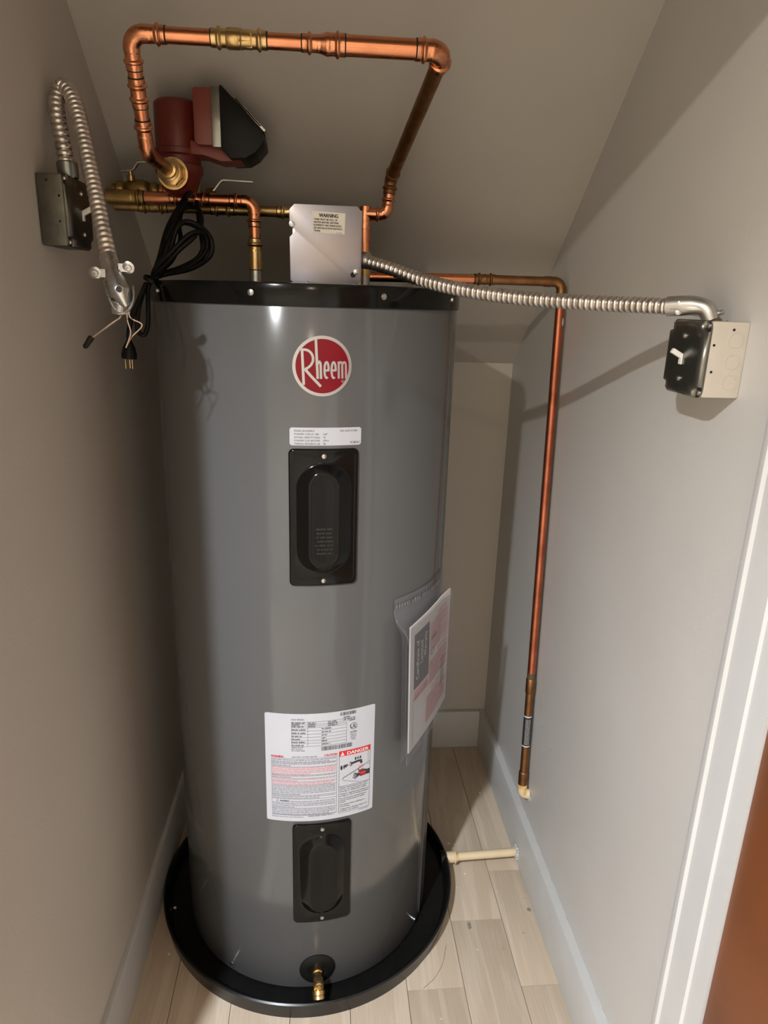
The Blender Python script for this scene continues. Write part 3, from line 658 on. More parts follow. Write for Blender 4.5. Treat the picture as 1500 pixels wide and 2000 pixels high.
# ------------------------------------------------------------------ copper loop above
rs, rb = 0.0111, 0.0143
loop = thing('copper_pipe', 'bright copper loop of pipe with press fittings, high under the sloped ceiling', 'pipe', (0.118, 0.05, ZT+0.03))
A = Vector((-0.2515, -0.325, 1.888)); B = Vector((-0.2560, -0.240, 1.745)); F = Vector((-0.243, -0.118, 1.737))
C = Vector((0.2125, -0.327, 1.8895)); D_ = Vector((0.170, 0.050, 1.772)); E_ = Vector((0.163, 0.050, 1.7015)); G_ = Vector((0.118, 0.050, 1.7015))
ab = (B-A).normalized(); ac = (C-A).normalized(); cdv = (D_-C).normalized()
LAB = (B-A).length
fitting('elbow', [A+ab*0.046, A, A+ac*0.051], 0.021, rs, 'copper_fit', loop)
fitting('coupling', [A+ab*(LAB*0.345), A+ab*(LAB*0.585)], [], rs, 'copper_fit', loop)
fitting('elbow', [B-ab*0.050, B, B+Vector((0.0045, 0.050, -0.0032))], 0.024, rs, 'copper_fit', loop, ends=(True, False))
pipe('riser_pipe', A+ab*0.04, B-ab*0.044, rs, 'copper', loop)
def onx(x): return A+ac*((x-A.x)/ac.x)
cvv = fitting('check_valve', [onx(-0.1335), onx(-0.0535)], [], rs, 'brass', loop, body=0.0016); cvv['label'] = 'brass check valve body'
obj('hex_band', MB().lathe([(rs+0.0016, -0.020), (rs+0.0030, -0.018), (rs+0.0030, -0.002), (rs+0.0018, 0), (rs+0.0034, 0.002), (rs+0.0018, 0.004), (rs+0.0018, 0.018)], onx(-0.0925), ac, 8, cap=False), 'brass', cvv)
pipe('top_pipe', onx(-0.205), onx(-0.125), rs, 'copper', loop); pipe('top_pipe', onx(-0.062), onx(0.005), rs, 'copper', loop)
fitting('reducer', [onx(-0.001), onx(0.062)], [], rs, 'copper_fit', loop, r2=rb)
pipe('wide_pipe', onx(0.052), onx(0.180), rb, 'copper', loop)
fitting('elbow', [C-ac*0.042, C, C+cdv*0.034], 0.020, rb, 'copper_fit', loop, ends=(True, True))
dp = pipe('sloping_pipe', C+cdv*0.026, D_-cdv*0.012, 0.0127, 'copper_brown', loop); dp['label'] = 'long dull brown pipe running back under the ceiling'
fitting('elbow', [D_-cdv*0.032, D_, D_+(E_-D_).normalized()*0.030], 0.016, 0.0115, 'copper_brown', loop, ends=(True, True))
fitting('elbow', [D_+(E_-D_)*0.45, E_, E_+Vector((-0.030, 0, 0))], 0.016, rs, 'copper_fit', loop, ends=(True, True))
obj('tee', MB().sweep([G_+Vector((0.030, 0, 0)), G_], 0.0124, 20).sweep([G_+Vector((0, 0, 0.014)), G_-Vector((0, 0, 0.030))], press_profile(rs, (False, True)), 20), 'copper_fit', loop)
pipe('drop_pipe', G_, N2+Vector((0, 0, 0.055)), rs, 'copper', loop)
obj('adapter', MB().sweep([N2+Vector((0, 0, 0.028)), N2+Vector((0, 0, 0.075))], lambda s, L: 0.0145 if s < 0.02 else (0.0152 if s > L-0.01 else 0.0128), 20), 'brass', loop)
# return line behind, going left from the tee
bl = thing('copper_pipe', 'dark brass-coloured pipe line running behind the others to the left wall', 'pipe', (-0.39, 0.05, 1.6985))
y2, z2 = 0.052, 1.6985
pipe('pipe_run', (0.104, y2, z2), (-0.3935, y2, z2), 0.0105, 'brass_dark', bl)
for x0, x1, m_ in ((-0.065, -0.015, 'brass'), (-0.200, -0.155, 'brass'), (-0.345, -0.290, 'brass_dark')): fitting('coupling', [(x0, y2, z2), (x1, y2, z2)], [], 0.0105, m_, bl, seg=16)

# ------------------------------------------------------------------ cold line on the left nipple
cl = thing('copper_pipe', 'copper line with elbow dropping to the left nipple on the tank top', 'pipe', (N1.x, N1.y, ZT+0.03))
zc = 1.7085; yc = -0.004; K = Vector((N1.x, yc, zc))
fitting('elbow', [K+Vector((-0.046, 0, 0)), K, K-Vector((0, 0, 0.046))], 0.020, rs, 'copper_fit', cl)
pipe('drop_pipe', K-Vector((0, 0, 0.04)), (N1.x, yc, 1.625), rs, 'copper', cl)
fitting('adapter', [(N1.x, yc, 1.581), (N1.x, yc, 1.639)], [], rs, 'brass', cl, ends=(False, True), body=0.0022)
obj('adapter_nut', MB().lathe([(0.0140, 0), (0.0150, 0.002), (0.0150, 0.018), (0.0135, 0.02)], (N1.x, N1.y, ZT+0.028), (0, 0, 1), 8), 'brass', cl)
pipe('pipe_run', K-Vector((0.04, 0, 0)), (-0.3935, yc, zc-0.001), rs, 'copper', cl)
cvb = fitting('coupling', [(-0.392, yc, zc-0.001), (-0.322, yc, zc-0.001)], [], rs, 'brass_dark', cl, ends=(False, True), body=0.0025)
fitting('tee', [(-0.270, yc, zc), (-0.196, yc, zc)], [], rs, 'copper_fit', cl)
for x in (-0.243, -0.222): obj('bead_ring', MB().lathe([(0.0124, -0.003), (0.0150, -0.001), (0.0150, 0.001), (0.0124, 0.003)], (x, yc, zc), (1, 0, 0), 20, cap=False), 'copper_fit', cl)
# upper left line with ball valve and lever, feeding the pump's rear flange
vl = thing('copper_pipe', 'copper line with brass ball valve at the left wall, feeding the red pump from behind', 'pipe', (-0.388, 0.046, 1.7275))
y3, z3 = 0.046, 1.7275
pipe('pipe_run', (-0.345, y3, z3), (-0.262, y3, z3), rs, 'copper', vl)
fitting('elbow', [(-0.292, y3, z3), (-0.243, y3, z3), (-0.243, y3-0.010, z3+0.003)], 0.008, rs, 'copper_fit', vl, ends=(True, False))
pipe('wall_stub', (-0.3935, y3, z3), (-0.38, y3, z3), rs, 'brass_dark', vl)
bv = obj('ball_valve', MB().lathe([(0.0125, -0.043), (0.0160, -0.040), (0.0160, -0.030), (0.0135, -0.027), (0.0175, -0.020), (0.0200, -0.010), (0.0200, 0.010), (0.0175, 0.020), (0.0135, 0.024), (0.0160, 0.028), (0.0160, 0.036), (0.0125, 0.043)], (-0.3435, y3, z3), (1, 0, 0), 10), 'brass_dark', vl)
obj('stem', MB().lathe([(0.0080, 0.016), (0.0080, 0.026), (0.0045, 0.027), (0.0045, 0.036)], (-0.3545, y3-0.006, z3), (0, -0.15, 1), 12), 'brass', bv)
def lever(P, parent):
    mb = MB(); P = catmull(P, 6); n = len(P); wv = Vector((0, 1, 0)); vs = []; fs = []
    for i, p_ in enumerate(P):
        tg = (P[min(i+1, n-1)]-P[max(0, i-1)]).normalized(); nn = tg.cross(wv).normalized(); hw = 0.0055
        vs += [p_+wv*hw+nn*0.0012, p_-wv*hw+nn*0.0012, p_-wv*hw-nn*0.0012, p_+wv*hw-nn*0.0012]
        if i:
            a = 4*(i-1); b2 = 4*i
            for k in range(4): fs.append((a+k, a+(k+1) % 4, b2+(k+1) % 4, b2+k))
    fs += [(0, 1, 2, 3), (4*n-4, 4*n-3, 4*n-2, 4*n-1)]; mb.add(vs, fs); return obj('lever_handle', mb, 'steel', parent, smooth=50)
lever([(-0.372, y3-0.010, z3+0.032), (-0.350, y3-0.012, z3+0.034), (-0.341, y3-0.012, z3+0.044), (-0.333, y3-0.012, z3+0.049), (-0.290, y3-0.012, z3+0.050)], bv)

# ------------------------------------------------------------------ circulator pump
PX, PY = -0.243, -0.045
pu_ = thing('circulator_pump', 'red circulator pump with black control box hanging in the copper loop', 'pump', (PX, PY, 1.737))
obj('motor_housing', MB().lathe([(0.001, 1.868), (0.036, 1.868), (0.0405, 1.864), (0.0412, 1.860), (0.0412, 1.786), (0.001, 1.786)], (PX, PY, 0), (0, 0, 1), 48), 'pump', pu_)
mb = MB().lathe([(0.040, 1.788), (0.0445, 1.786), (0.0445, 1.777), (0.041, 1.774), (0.041, 1.762), (0.0445, 1.760), (0.0445, 1.748), (0.040, 1.742), (0.036, 1.730), (0.029, 1.716), (0.018, 1.708), (0.001, 1.706)], (PX, PY, 0), (0, 0, 1), 40)
mb.lathe([(0.019, -0.112), (0.0245, -0.110), (0.0245, -0.098), (0.0205, -0.090), (0.024, -0.06), (0.028, -0.03), (0.024, 0.0), (0.0205, 0.012), (0.0245, 0.016), (0.0245, 0.024), (0.019, 0.026)], (PX, 0, 1.737), (0, 1, 0), 32)
obj('volute', mb, 'pump', pu_)
# union nut toward the viewer and at the back
for yy, d, nm in ((-0.112, -1, 'union_nut'), (0.026, 1, 'union_nut')):
    o = obj(nm, MB().lathe([(0.0240, 0), (0.0240, 0.016), (0.0215, 0.018), (0.0195, 0.019), (0.0135, 0.020)], (PX, yy, 1.737), (0.10*d, d, -0.06*d), 8), 'brass', pu_)
    obj('union_ring', MB().lathe([(0.0215, 0), (0.0272, 0.0), (0.0272, 0.0028), (0.0215, 0.0028)], (PX, yy-d*0.004, 1.737), (0, d, 0), 36, cap=False), 'brass', o)
obj('union_tail', MB().lathe([(0.0175, 0.0), (0.0175, 0.004), (0.0145, 0.006), (0.0145, 0.012), (0.0105, 0.013), (0.0105, 0.060)], (PX-0.0015, -0.130, 1.738), (-0.09, -1, 0.065), 24), 'brass', pu_)
# red box and black control cover
Rz = Matrix.Rotation(radians(-4), 4, 'Z')
def fpb(u, v, h): return (u, h, v)
obj('terminal_box', MB().prism([(-0.204, 1.879), (-0.2, 1.882), (-0.171, 1.882), (-0.171, 1.789), (-0.198, 1.789), (-0.204, 1.795)], -0.098, -0.005, fpb, bev=0.003), 'pump_lt', pu_)
obj('terminal_neck', MB().prism([(-0.215, 1.800), (-0.165, 1.790), (-0.120, 1.768), (-0.160, 1.766), (-0.190, 1.775), (-0.215, 1.776)], -0.080, -0.020, fpb, bev=0.003), 'pump_lt', pu_)
obj('seal_band', MB().prism([(-0.1715, 1.884), (-0.155, 1.884), (-0.155, 1.786), (-0.1715, 1.786)], -0.1005, -0.003, fpb, bev=0.002), 'plate', pu_)
cb = obj('control_cover', MB().prism([(-0.1555, 1.886), (-0.152, 1.886), (-0.080, 1.815), (-0.078, 1.799), (-0.094, 1.780), (-0.112, 1.770), (-0.140, 1.768), (-0.1555, 1.785)], -0.103, -0.001, fpb, bev=0.004), 'blackmat', pu_); cb['label'] = 'black slanted control cover'
obj('clear_lid', MB().prism([(-0.136, 1.8735), (-0.079, 1.8175), (-0.0755, 1.8215), (-0.1325, 1.8775)], -0.085, -0.02, fpb, bev=0.001), 'chrome', cb)
obj('display_window', MB().prism([(-0.130, 1.8690), (-0.086, 1.8260), (-0.0845, 1.8275), (-0.1285, 1.8705)], -0.0865, -0.0185, fpb), 'black', cb)
# second lever, on the valve behind the pump
v2 = obj('flange_valve', MB().lathe([(0.014, 0), (0.017, 0.003), (0.017, 0.016), (0.013, 0.019)], (-0.206, 0.034, 1.719), (0.8, 0.3, 0.1), 10), 'brass_dark', vl)
lever([(-0.200, 0.030, 1.722), (-0.188, 0.030, 1.733), (-0.176, 0.030, 1.747), (-0.165, 0.030, 1.750), (-0.112, 0.030, 1.749)], v2)

# ------------------------------------------------------------------ power cord
cord = thing('power_cord', 'black power cord coiled under the red pump, its plug hanging by the tank', 'cable', (-0.284, -0.13, 1.557))
P1 = [(-0.222,-0.060,1.717), (-0.245,-0.080,1.679), (-0.262,-0.100,1.641), (-0.273,-0.120,1.594), (-0.284,-0.130,1.559), (-0.262,-0.150,1.568), (-0.242,-0.160,1.610), (-0.231,-0.160,1.639), (-0.215,-0.150,1.653), (-0.188,-0.150,1.643), (-0.171,-0.160,1.622), (-0.175,-0.160,1.595), (-0.210,-0.150,1.573), (-0.254,-0.140,1.563), (-0.283,-0.138,1.558), (-0.275,-0.110,1.590), (-0.256,-0.110,1.636), (-0.230,-0.120,1.653), (-0.202,-0.120,1.646), (-0.190,-0.130,1.619), (-0.203,-0.130,1.592), (-0.241,-0.130,1.572), (-0.279,-0.145,1.560), (-0.251,-0.170,1.579), (-0.225,-0.180,1.603), (-0.199,-0.170,1.627), (-0.192,-0.130,1.654), (-0.206,-0.080,1.683), (-0.235,-0.070,1.683), (-0.238,-0.100,1.651), (-0.240,-0.090,1.625), (-0.254,-0.110,1.587), (-0.280,-0.135,1.560), (-0.291,-0.145,1.539), (-0.292,-0.155,1.503), (-0.293,-0.160,1.473), (-0.300,-0.165,1.453), (-0.311,-0.165,1.461), (-0.307,-0.170,1.493), (-0.298,-0.165,1.525), (-0.291,-0.165,1.543), (-0.303,-0.180,1.511), (-0.314,-0.190,1.484), (-0.318,-0.200,1.458), (-0.319,-0.200,1.442)]
obj('cable', MB().sweep(catmull(P1, 8), 0.0044, 10), 'cord', cord, smooth=60)
obj('cable', MB().sweep(catmull([(-0.212,-0.050,1.700), (-0.206,-0.070,1.655), (-0.198,-0.100,1.607), (-0.218,-0.130,1.580), (-0.265,-0.130,1.564), (-0.290,-0.142,1.545)], 8), 0.0044, 10), 'cord', cord, smooth=60)
obj('cable', MB().sweep(catmull([(-0.228,-0.070,1.700), (-0.240,-0.110,1.665), (-0.246,-0.140,1.630), (-0.258,-0.150,1.595), (-0.282,-0.142,1.560), (-0.268,-0.165,1.575), (-0.238,-0.180,1.600), (-0.205,-0.175,1.630), (-0.183,-0.160,1.632), (-0.182,-0.150,1.605), (-0.215,-0.145,1.577), (-0.268,-0.140,1.560), (-0.288,-0.150,1.548)], 8), 0.0044, 10), 'cord', cord, smooth=60)
obj('cable_tie', MB().lathe([(0.011, -0.004), (0.014, -0.003), (0.014, 0.003), (0.011, 0.004)], (-0.286, -0.143, 1.552), (0.4, -0.2, 1), 16, cap=False), 'cord', cord)
pg = obj('plug', MB().lathe([(0.005, 0.0), (0.007, -0.004), (0.011, -0.012), (0.0135, -0.024), (0.0135, -0.032), (0.001, -0.033)], (-0.319, -0.200, 1.444), (0.06, 0, 1), 16), 'cord', cord)
for dx, dy in ((-0.006, 0), (0.006, 0), (0, 0.006)): obj('prong', MB().box((-0.3215+dx-0.0008, -0.200+dy-0.0025, 1.394), (-0.3215+dx+0.0008, -0.200+dy+0.0025, 1.413), 0.0003), 'brass', pg)

# ------------------------------------------------------------------ flexible conduits
def conduit(pts, Ro=0.0122, pitch=0.0092, dep=0.0030):
    P = catmull(pts, 24); L = sum((P[i+1]-P[i]).length for i in range(len(P)-1))
    step = pitch/9; out = [P[0]]; acc = 0; i = 0; pos = P[0].copy(); need = step
    for i in range(len(P)-1):
        a, b = P[i], P[i+1]; sl = (b-a).length; t0 = 0
        while sl-t0 >= need: t0 += need; out.append(a.lerp(b, t0/sl)); need = step
        need -= (sl-t0)
    def tw(s, a):
        f = (s/pitch) % 1.0; return Ro-dep*(1-abs(sin(pi*f))**0.55)
    return MB().sweep(out, 0, 20, True, tw)
c1 = thing('flexible_conduit', 'flexible metal conduit looping up from the left wall switch box, loose end hanging', 'conduit', (-0.363, -0.300, 1.705))
CL = [(-0.366,-0.297,1.706), (-0.370,-0.295,1.743), (-0.378,-0.284,1.786), (-0.380,-0.270,1.815), (-0.371,-0.267,1.829), (-0.352,-0.284,1.808), (-0.336,-0.311,1.766), (-0.318,-0.345,1.709), (-0.301,-0.379,1.656), (-0.285,-0.412,1.604), (-0.272,-0.436,1.561)]
obj('armour', conduit(CL), 'conduit', c1, smooth=80)
obj('box_connector', MB().lathe([(0.0145, -0.012), (0.0155, -0.010), (0.0155, 0.010), (0.0135, 0.012)], (-0.366, -0.297, 1.706), (-0.05, 0, 1), 16), 'plate', c1)
cn = obj('end_connector', MB().sweep(catmull([(-0.2765, -0.430, 1.574), (-0.268, -0.442, 1.551), (-0.258, -0.456, 1.530), (-0.2495, -0.4655, 1.513), (-0.2455, -0.468, 1.506)], 8), lambda s, L: 0.0140 if s/L < 0.3 else 0.0140+0.0012*sin((s/L-0.3)*4.4)-0.010*max(0, s/L-0.72)/0.28, 24), 'chrome', c1, smooth=60); cn['label'] = 'shiny curved conduit end connector'
obj('throat_collar', MB().lathe([(0.0145, 0), (0.0145, 0.004), (0.0125, 0.005), (0.0125, 0.018), (0.010, 0.018), (0.010, 0.002)], (-0.2585, -0.452, 1.514), (-0.05, 0.05, -1), 24, cap=False), 'chrome', cn)
# split rim following the connector
rim = [(-0.279, -0.4545, 1.541), (-0.272, -0.4665, 1.523), (-0.262, -0.478, 1.505), (-0.2505, -0.483, 1.4975), (-0.240, -0.478, 1.5035), (-0.2355, -0.468, 1.519), (-0.238, -0.458, 1.535)]
obj('clamp_rim', MB().sweep(catmull(rim, 8), 0.0014, 8), 'chrome', cn)
for ex, ey, ez, sx_ in ((-0.2895, -0.4545, 1.5515, -1), (-0.2445, -0.4495, 1.560, 1)):
    obj('clamp_ear', MB().lathe([(0.0085, -0.003), (0.0085, 0.001), (0.0065, 0.002)], (ex, ey, ez), (0, -1, -0.25), 20), 'chrome', cn)
    obj('clamp_screw', MB().lathe([(0.0052, 0), (0.0052, 0.001), (0.0044, 0.0022), (0.0018, 0.0024), (0.0016, 0.0008), (0.0001, 0.0008)], (ex, ey-0.0018, ez-0.0005), (0, -1, -0.25), 8), 'steel', cn)
    e = obj('ear_arm', MB().box((min(ex, ex-sx_*0.014), ey-0.001, ez-0.006), (max(ex, ex-sx_*0.014), ey+0.003, ez+0.005)), 'chrome', cn)
obj('peep_hole', MB().lathe([(0.0042, 0), (0.0042, 0.0005)], (-0.2535, -0.4735, 1.530), (0.05, -0.85, 0.1), 16), 'blackmat', cn)
wr = obj('loose_wire', MB().sweep(catmull([(-0.252,-0.458,1.512), (-0.255,-0.470,1.493), (-0.262,-0.478,1.486), (-0.278,-0.483,1.474), (-0.290,-0.485,1.465), (-0.294,-0.487,1.461)], 6), 0.0012, 6), 'wire', c1)
obj('wire_nut', MB().lathe([(0.0040, 0), (0.0044, 0.003), (0.0036, 0.017), (0.0020, 0.019)], (-0.2925, -0.4860, 1.4645), (-0.55, 0, -0.75), 10), 'blackmat', wr)
obj('loose_wire', MB().sweep(catmull([(-0.248,-0.457,1.512), (-0.246,-0.470,1.489), (-0.241,-0.477,1.471), (-0.250,-0.474,1.450)], 6), 0.0009, 6), 'wire', c1)
obj('loose_wire', MB().sweep(catmull([(-0.246,-0.457,1.510), (-0.243,-0.466,1.492), (-0.226,-0.470,1.482), (-0.240,-0.474,1.466), (-0.249,-0.474,1.452)], 6), 0.0009, 6), 'wire', c1)

c2 = thing('flexible_conduit', 'flexible metal conduit sagging from the heater junction box to the right wall switch', 'conduit', (0.57, -0.54, 1.513))
CR = [(0.101,-0.172,1.598), (0.118,-0.186,1.592), (0.149,-0.208,1.583), (0.201,-0.240,1.565), (0.266,-0.290,1.549), (0.344,-0.340,1.5385), (0.415,-0.390,1.534), (0.479,-0.440,1.5315), (0.521,-0.485,1.5305), (0.541,-0.506,1.5295)]
obj('armour', conduit(CR), 'conduit', c2, smooth=80)
obj('box_connector', MB().lathe([(0.0135, -0.004), (0.0150, -0.002), (0.0150, 0.010), (0.0130, 0.012)], (0.104, -0.174, 1.597), (0.8, -0.6, -0.15), 16), 'steel', c2)
cc = obj('angle_connector', MB().sweep(catmull([(0.5345, -0.500, 1.530), (0.548, -0.513, 1.5315), (0.561, -0.526, 1.532), (0.573, -0.539, 1.527), (0.579, -0.545, 1.512)], 8), lambda s, L: 0.0142 if s/L < 0.25 else 0.0150-0.003*(s/L), 24), 'steel', c2, smooth=60)
obj('clamp_flange', MB().box((0.5335, -0.5225, 1.5255), (0.581, -0.5195, 1.5305), 0.001, Matrix.Translation((0.556, -0.521, 1.528)) @ Matrix.Rotation(radians(-44), 4, 'Z') @ Matrix.Translation((-0.556, 0.521, -1.528)) @ Matrix.Translation((0, -0.012, 0))), 'steel', cc)
screw(cc, (0.541, -0.5215, 1.535), (-0.5, -1, 0.1), 0.003); screw(cc, (0.541, -0.5215, 1.522), (-0.5, -1, 0.1), 0.003)
obj('lock_screw', MB().lathe([(0.0035, 0), (0.0035, 0.006), (0.002, 0.007)], (0.586, -0.550, 1.523), (0.5, -0.8, 0.2), 8), 'steel', cc)

# ------------------------------------------------------------------ switch boxes
def switch_box(label, wx, sg, y0, y1, z0, z1, dep, side_mat, near):
    """sg=-1: stands out to -x from the right wall; near: the y side that faces the hall"""
    t = thing('switch_box', label, 'switch', (wx, (y0+y1)/2, z0))
    X = lambda a: wx+sg*a
    xs_ = sorted((X(0.0), X(dep)))
    obj('box_body', MB().box((xs_[0], y0, z0), (xs_[1], y1, z1), 0.003), side_mat, t)
    yc_, zc_ = (y0+y1)/2, (z0+z1)/2; h = (y1-y0)/2+0.001; k = (z1-z0)/2+0.001
    def prof(hh, kk, n_):   # square with notched corners
        c = n_; return [(-hh+c, -kk), (hh-c, -kk), (hh-c, -kk+c*0.45), (hh-c*0.45, -kk+c), (hh, -kk+c), (hh, kk-c), (hh-c*0.45, kk-c), (hh-c, kk-c*0.45), (hh-c, kk), (-hh+c, kk), (-hh+c, kk-c*0.45), (-hh+c*0.45, kk-c), (-hh, kk-c), (-hh, -kk+c), (-hh+c*0.45, -kk+c), (-hh+c, -kk+c*0.45)]
    rr = rr_loop(h, k, 0.010, 4, 2)
    cp = obj('cover_plate', MB().loops([[(X(a), yc_+u, zc_+v) for u, v in rr] for a in (dep, dep+0.0018)], cap0=True), 'plate' if sg < 0 else 'plate_old', t)
    L = [[(X(a), yc_+u, zc_+v) for u, v in prof(h-i, k-i, 0.014+j)] for a, i, j in ((dep+0.0015, 0.0008, 0), (dep+0.005, 0.0012, 0), (dep+0.0085, 0.0035, 0.0), (dep+0.0098, 0.0075, 0.0), (dep+0.0102, 0.012, -0.002))]
    obj('raised_face', MB().loops(L), 'plate' if sg < 0 else 'plate_old', cp, smooth=75)
    fx = X(dep+0.0102)
    for v in (0.030, -0.030): screw(cp, (fx, yc_, zc_+v), (sg, 0, 0), 0.0033, 'steel')
    for u, v in ((h-0.007, k-0.007), (-h+0.007, -k+0.007), (h-0.007, -k+0.007), (-h+0.007, k-0.007)): screw(cp, (X(dep+0.0018), yc_+u, zc_+v), (sg, 0, 0), 0.0032, 'steel')
    tg = obj('toggle', MB().box((min(fx, fx+sg*0.0025), yc_-0.0042, zc_-0.010), (max(fx, fx+sg*0.0025), yc_+0.0042, zc_+0.004), 0.001), 'white', cp)
    mtx = Matrix.Translation((fx, yc_, zc_+0.001)) @ Matrix.Rotation(sg*radians(-28), 4, 'Y')
    obj('toggle_lever', MB().box((-0.018 if sg < 0 else 0.0, -0.0034, -0.0036), (0.0 if sg < 0 else 0.018, 0.0034, 0.0036), 0.0012, mtx), 'white', cp)
    yn = near; d = -1
    for j, v in enumerate((0.027, -0.002, -0.030)):
        obj('knockout', MB().lathe([(0.0098, 0.0), (0.0098, 0.0006), (0.0106, 0.0006), (0.0106, 0.0)], (X(0.017), yn, zc_+v), (0, d, 0), 28, cap=False), side_mat, t)
    for a, v in ((dep-0.006, 0.020), (dep-0.008, -0.016), (dep*0.42, 0.041)): obj('screw_hole', MB().lathe([(0.0018, 0), (0.0018, 0.0004)], (X(a), yn, zc_+v), (0, d, 0), 12), 'blackmat', t)
    return t
switch_box('metal switch box with white toggle on the right wall, cream-painted side', XR, -1, -0.590, -0.487, 1.409, 1.512, 0.0535, 'cream', -0.590)
switch_box('dark grey metal switch box with white toggle on the left wall, beneath the looping conduit', XL+AL*-0.3, 1, -0.347, -0.245, 1.592, 1.694, 0.0385, 'plate_old', -0.347)
# small painted-over ridge where the right box meets the wall
# ------------------------------------------------------------------ relief discharge pipe
dc = thing('discharge_pipe', 'copper relief pipe crossing behind the tank and dropping down the right wall', 'pipe', (0.578, 0.03, 0.26))
H0 = Vector((0.110, 0.150, 1.580)); H1 = Vector((0.5895, 0.150, 1.583)); V1 = Vector((0.5905, 0.060, 0.245))
pipe('new_pipe', H0, (0.384, 0.150, 1.583), 0.0108, 'copper', dc)
fitting('coupling', [(0.381, 0.150, 1.583), (0.429, 0.150, 1.583)], [], 0.0108, 'copper_brown', dc, marks=False)
obj('end_mark', MB().lathe([(0.0108, 0), (0.0122, 0.0004), (0.0122, 0.002), (0.0108, 0.0024)], (0.3785, 0.150, 1.583), (1, 0, 0), 20, cap=False), 'marker', dc)
pipe('old_pipe', (0.42, 0.150, 1.583), (0.56, 0.150, 1.583), 0.0108, 'copper_brown', dc)
vd = (V1-H1).normalized()
obj('elbow', MB().sweep(rpath([H1+Vector((-0.042, 0, 0)), H1, H1+vd*0.045], 0.018), lambda s, L: 0.0122 if (s < 0.014 or s > L-0.014) else 0.0116, 20), 'copper_brown', dc, smooth=60)
def vp(z): return H1+vd*((z-H1.z)/vd.z)
rp = pipe('old_red_pipe', vp(1.555), vp(0.585), 0.0106, 'copper_red', dc); rp['label'] = 'long reddish upright pipe length'
obj('stained_band', MB().sweep([vp(0.587), vp(0.566)], 0.0108, 20), 'verdigris', dc)
obj('coupling', MB().sweep([vp(0.570), vp(0.568), vp(0.530), vp(0.528)], [0.0110, 0.0124, 0.0124, 0.0110], 20), 'copper_brown', dc)
pipe('lower_pipe', vp(0.53), vp(0.29), 0.0106, 'copper_brown', dc)
# wrap-round pipe label
lb = obj('pipe_label', MB().sweep([vp(0.462), vp(0.370)], 0.01085, 24, cap=False), 'ink_white', dc)
lf = obj('label_field', MB().sweep([vp(0.4585), vp(0.3735)], 0.01105, 24, cap=False), 'ink', dc)
pp = Print(lambda u, v, h: vp(0.416+u)+Vector((cos(-1.75+v/0.0112), sin(-1.75+v/0.0112), 0))*0.0113)
for i in range(5): pp.greek('ink_white', -0.038, 0.038, -0.006+0.003*i, 0.0011)
pp.build(lf, {'ink_white': 'label_print'})
obj('coupling', MB().sweep([vp(0.290), vp(0.288), vp(0.250), vp(0.249)], [0.0110, 0.0128, 0.0128, 0.0112], 24), 'copper_brown', dc)
V2 = vp(0.222)
el = obj('plastic_elbow', MB().sweep(rpath([vp(0.250), V2, V2+Vector((0.0205, -0.006, 0))], 0.010), lambda s, L: 0.0128 if s < 0.022 else 0.0134, 24), 'cpvc', dc, smooth=60)
obj('glue_ring', MB().sweep([vp(0.251), vp(0.239)], 0.0131, 24), 'cpvc_glue', dc)
obj('glue_smear', MB().blob((V2.x+0.004, V2.y-0.0125, V2.z+0.006), 0.0055, 0.2, sc=(1, .5, 1.6)), 'cpvc_glue', dc)
obj('wall_hole_caulk', MB().blob((XR-0.0015, V2.y-0.006, 0.212), 0.015, 0.2, sc=(.22, .9, 1)), 'caulk', dc)
# paint dabs and scuffs by the upright pipe
obj('paint_dab', MB().blob((0.597, 0.136, 1.492), 0.004, 0.3, sc=(.5, .5, 2.4)), 'caulk', dc)
sc_ = tag(obj('wall_scuff', MB(), 'scuff'), 'dark scuff marks on the right wall beside the lower pipe coupling', 'scuff')
mb = MB()
for (y_, z_, dy, dz_) in ((0.052, 0.548, -.012, -.02), (0.044, 0.535, -.010, -.018), (0.056, 0.510, -.006, -.012), (0.038, 0.520, -.004, -.01), (0.01, 0.47, -.003, -.008), (-0.060, 0.452, -0.003, -0.007)):
    mb.sweep([(XR-0.0003, y_, z_), (XR-0.0003, y_+dy, z_+dz_)], [0.0009, 0.0004], 5)
bm = bmesh.new(); vs = [bm.verts.new(v) for v in mb.v]
for f in mb.f: bm.faces.new([vs[i] for i in f])
bm.to_mesh(sc_.data); bm.free(); sc_['kind'] = 'stuff'

# ------------------------------------------------------------------ pan drain pipe
pd = thing('drain_pipe', 'cream plastic drain pipe from the black pan to the right baseboard', 'pipe', (0.48, 0.037, 0.03))
zp = 0.032; a0 = Vector((0.383, 0.034, zp)); a1 = Vector((XR-0.0225, 0.044, zp))
obj('pipe_run', MB().sweep([a0, a1], 0.0112, 24), 'cpvc', pd)
obj('coupling', MB().sweep([a0+Vector((0.0, 0, 0)), a0+Vector((0.021, 0, 0)), a0+Vector((0.0215, 0, 0)), a0+Vector((0.0255, 0, 0)), a0+Vector((0.026, 0, 0))], [0.0150, 0.0150, 0.0172, 0.0172, 0.013], 28), 'cpvc', pd)
obj('glue_ring', MB().sweep([a0+Vector((0.026, 0, 0)), a0+Vector((0.030, 0, 0)), a0+Vector((0.033, 0, 0))], [0.0125, 0.0122, 0.0113], 24), 'cpvc_glue', pd)
mb = MB()
for i in range(16):
    a = 2*pi*i/16; rr_ = random.uniform(0.013, 0.018); mb.blob((XR-0.0225-random.uniform(0.0, 0.004), 0.044+rr_*cos(a), max(0.004, zp+rr_*sin(a))), random.uniform(0.003, 0.006), 0.3, 7, 4)
obj('caulk_ring', mb, 'caulk', pd)['kind'] = 'stuff'

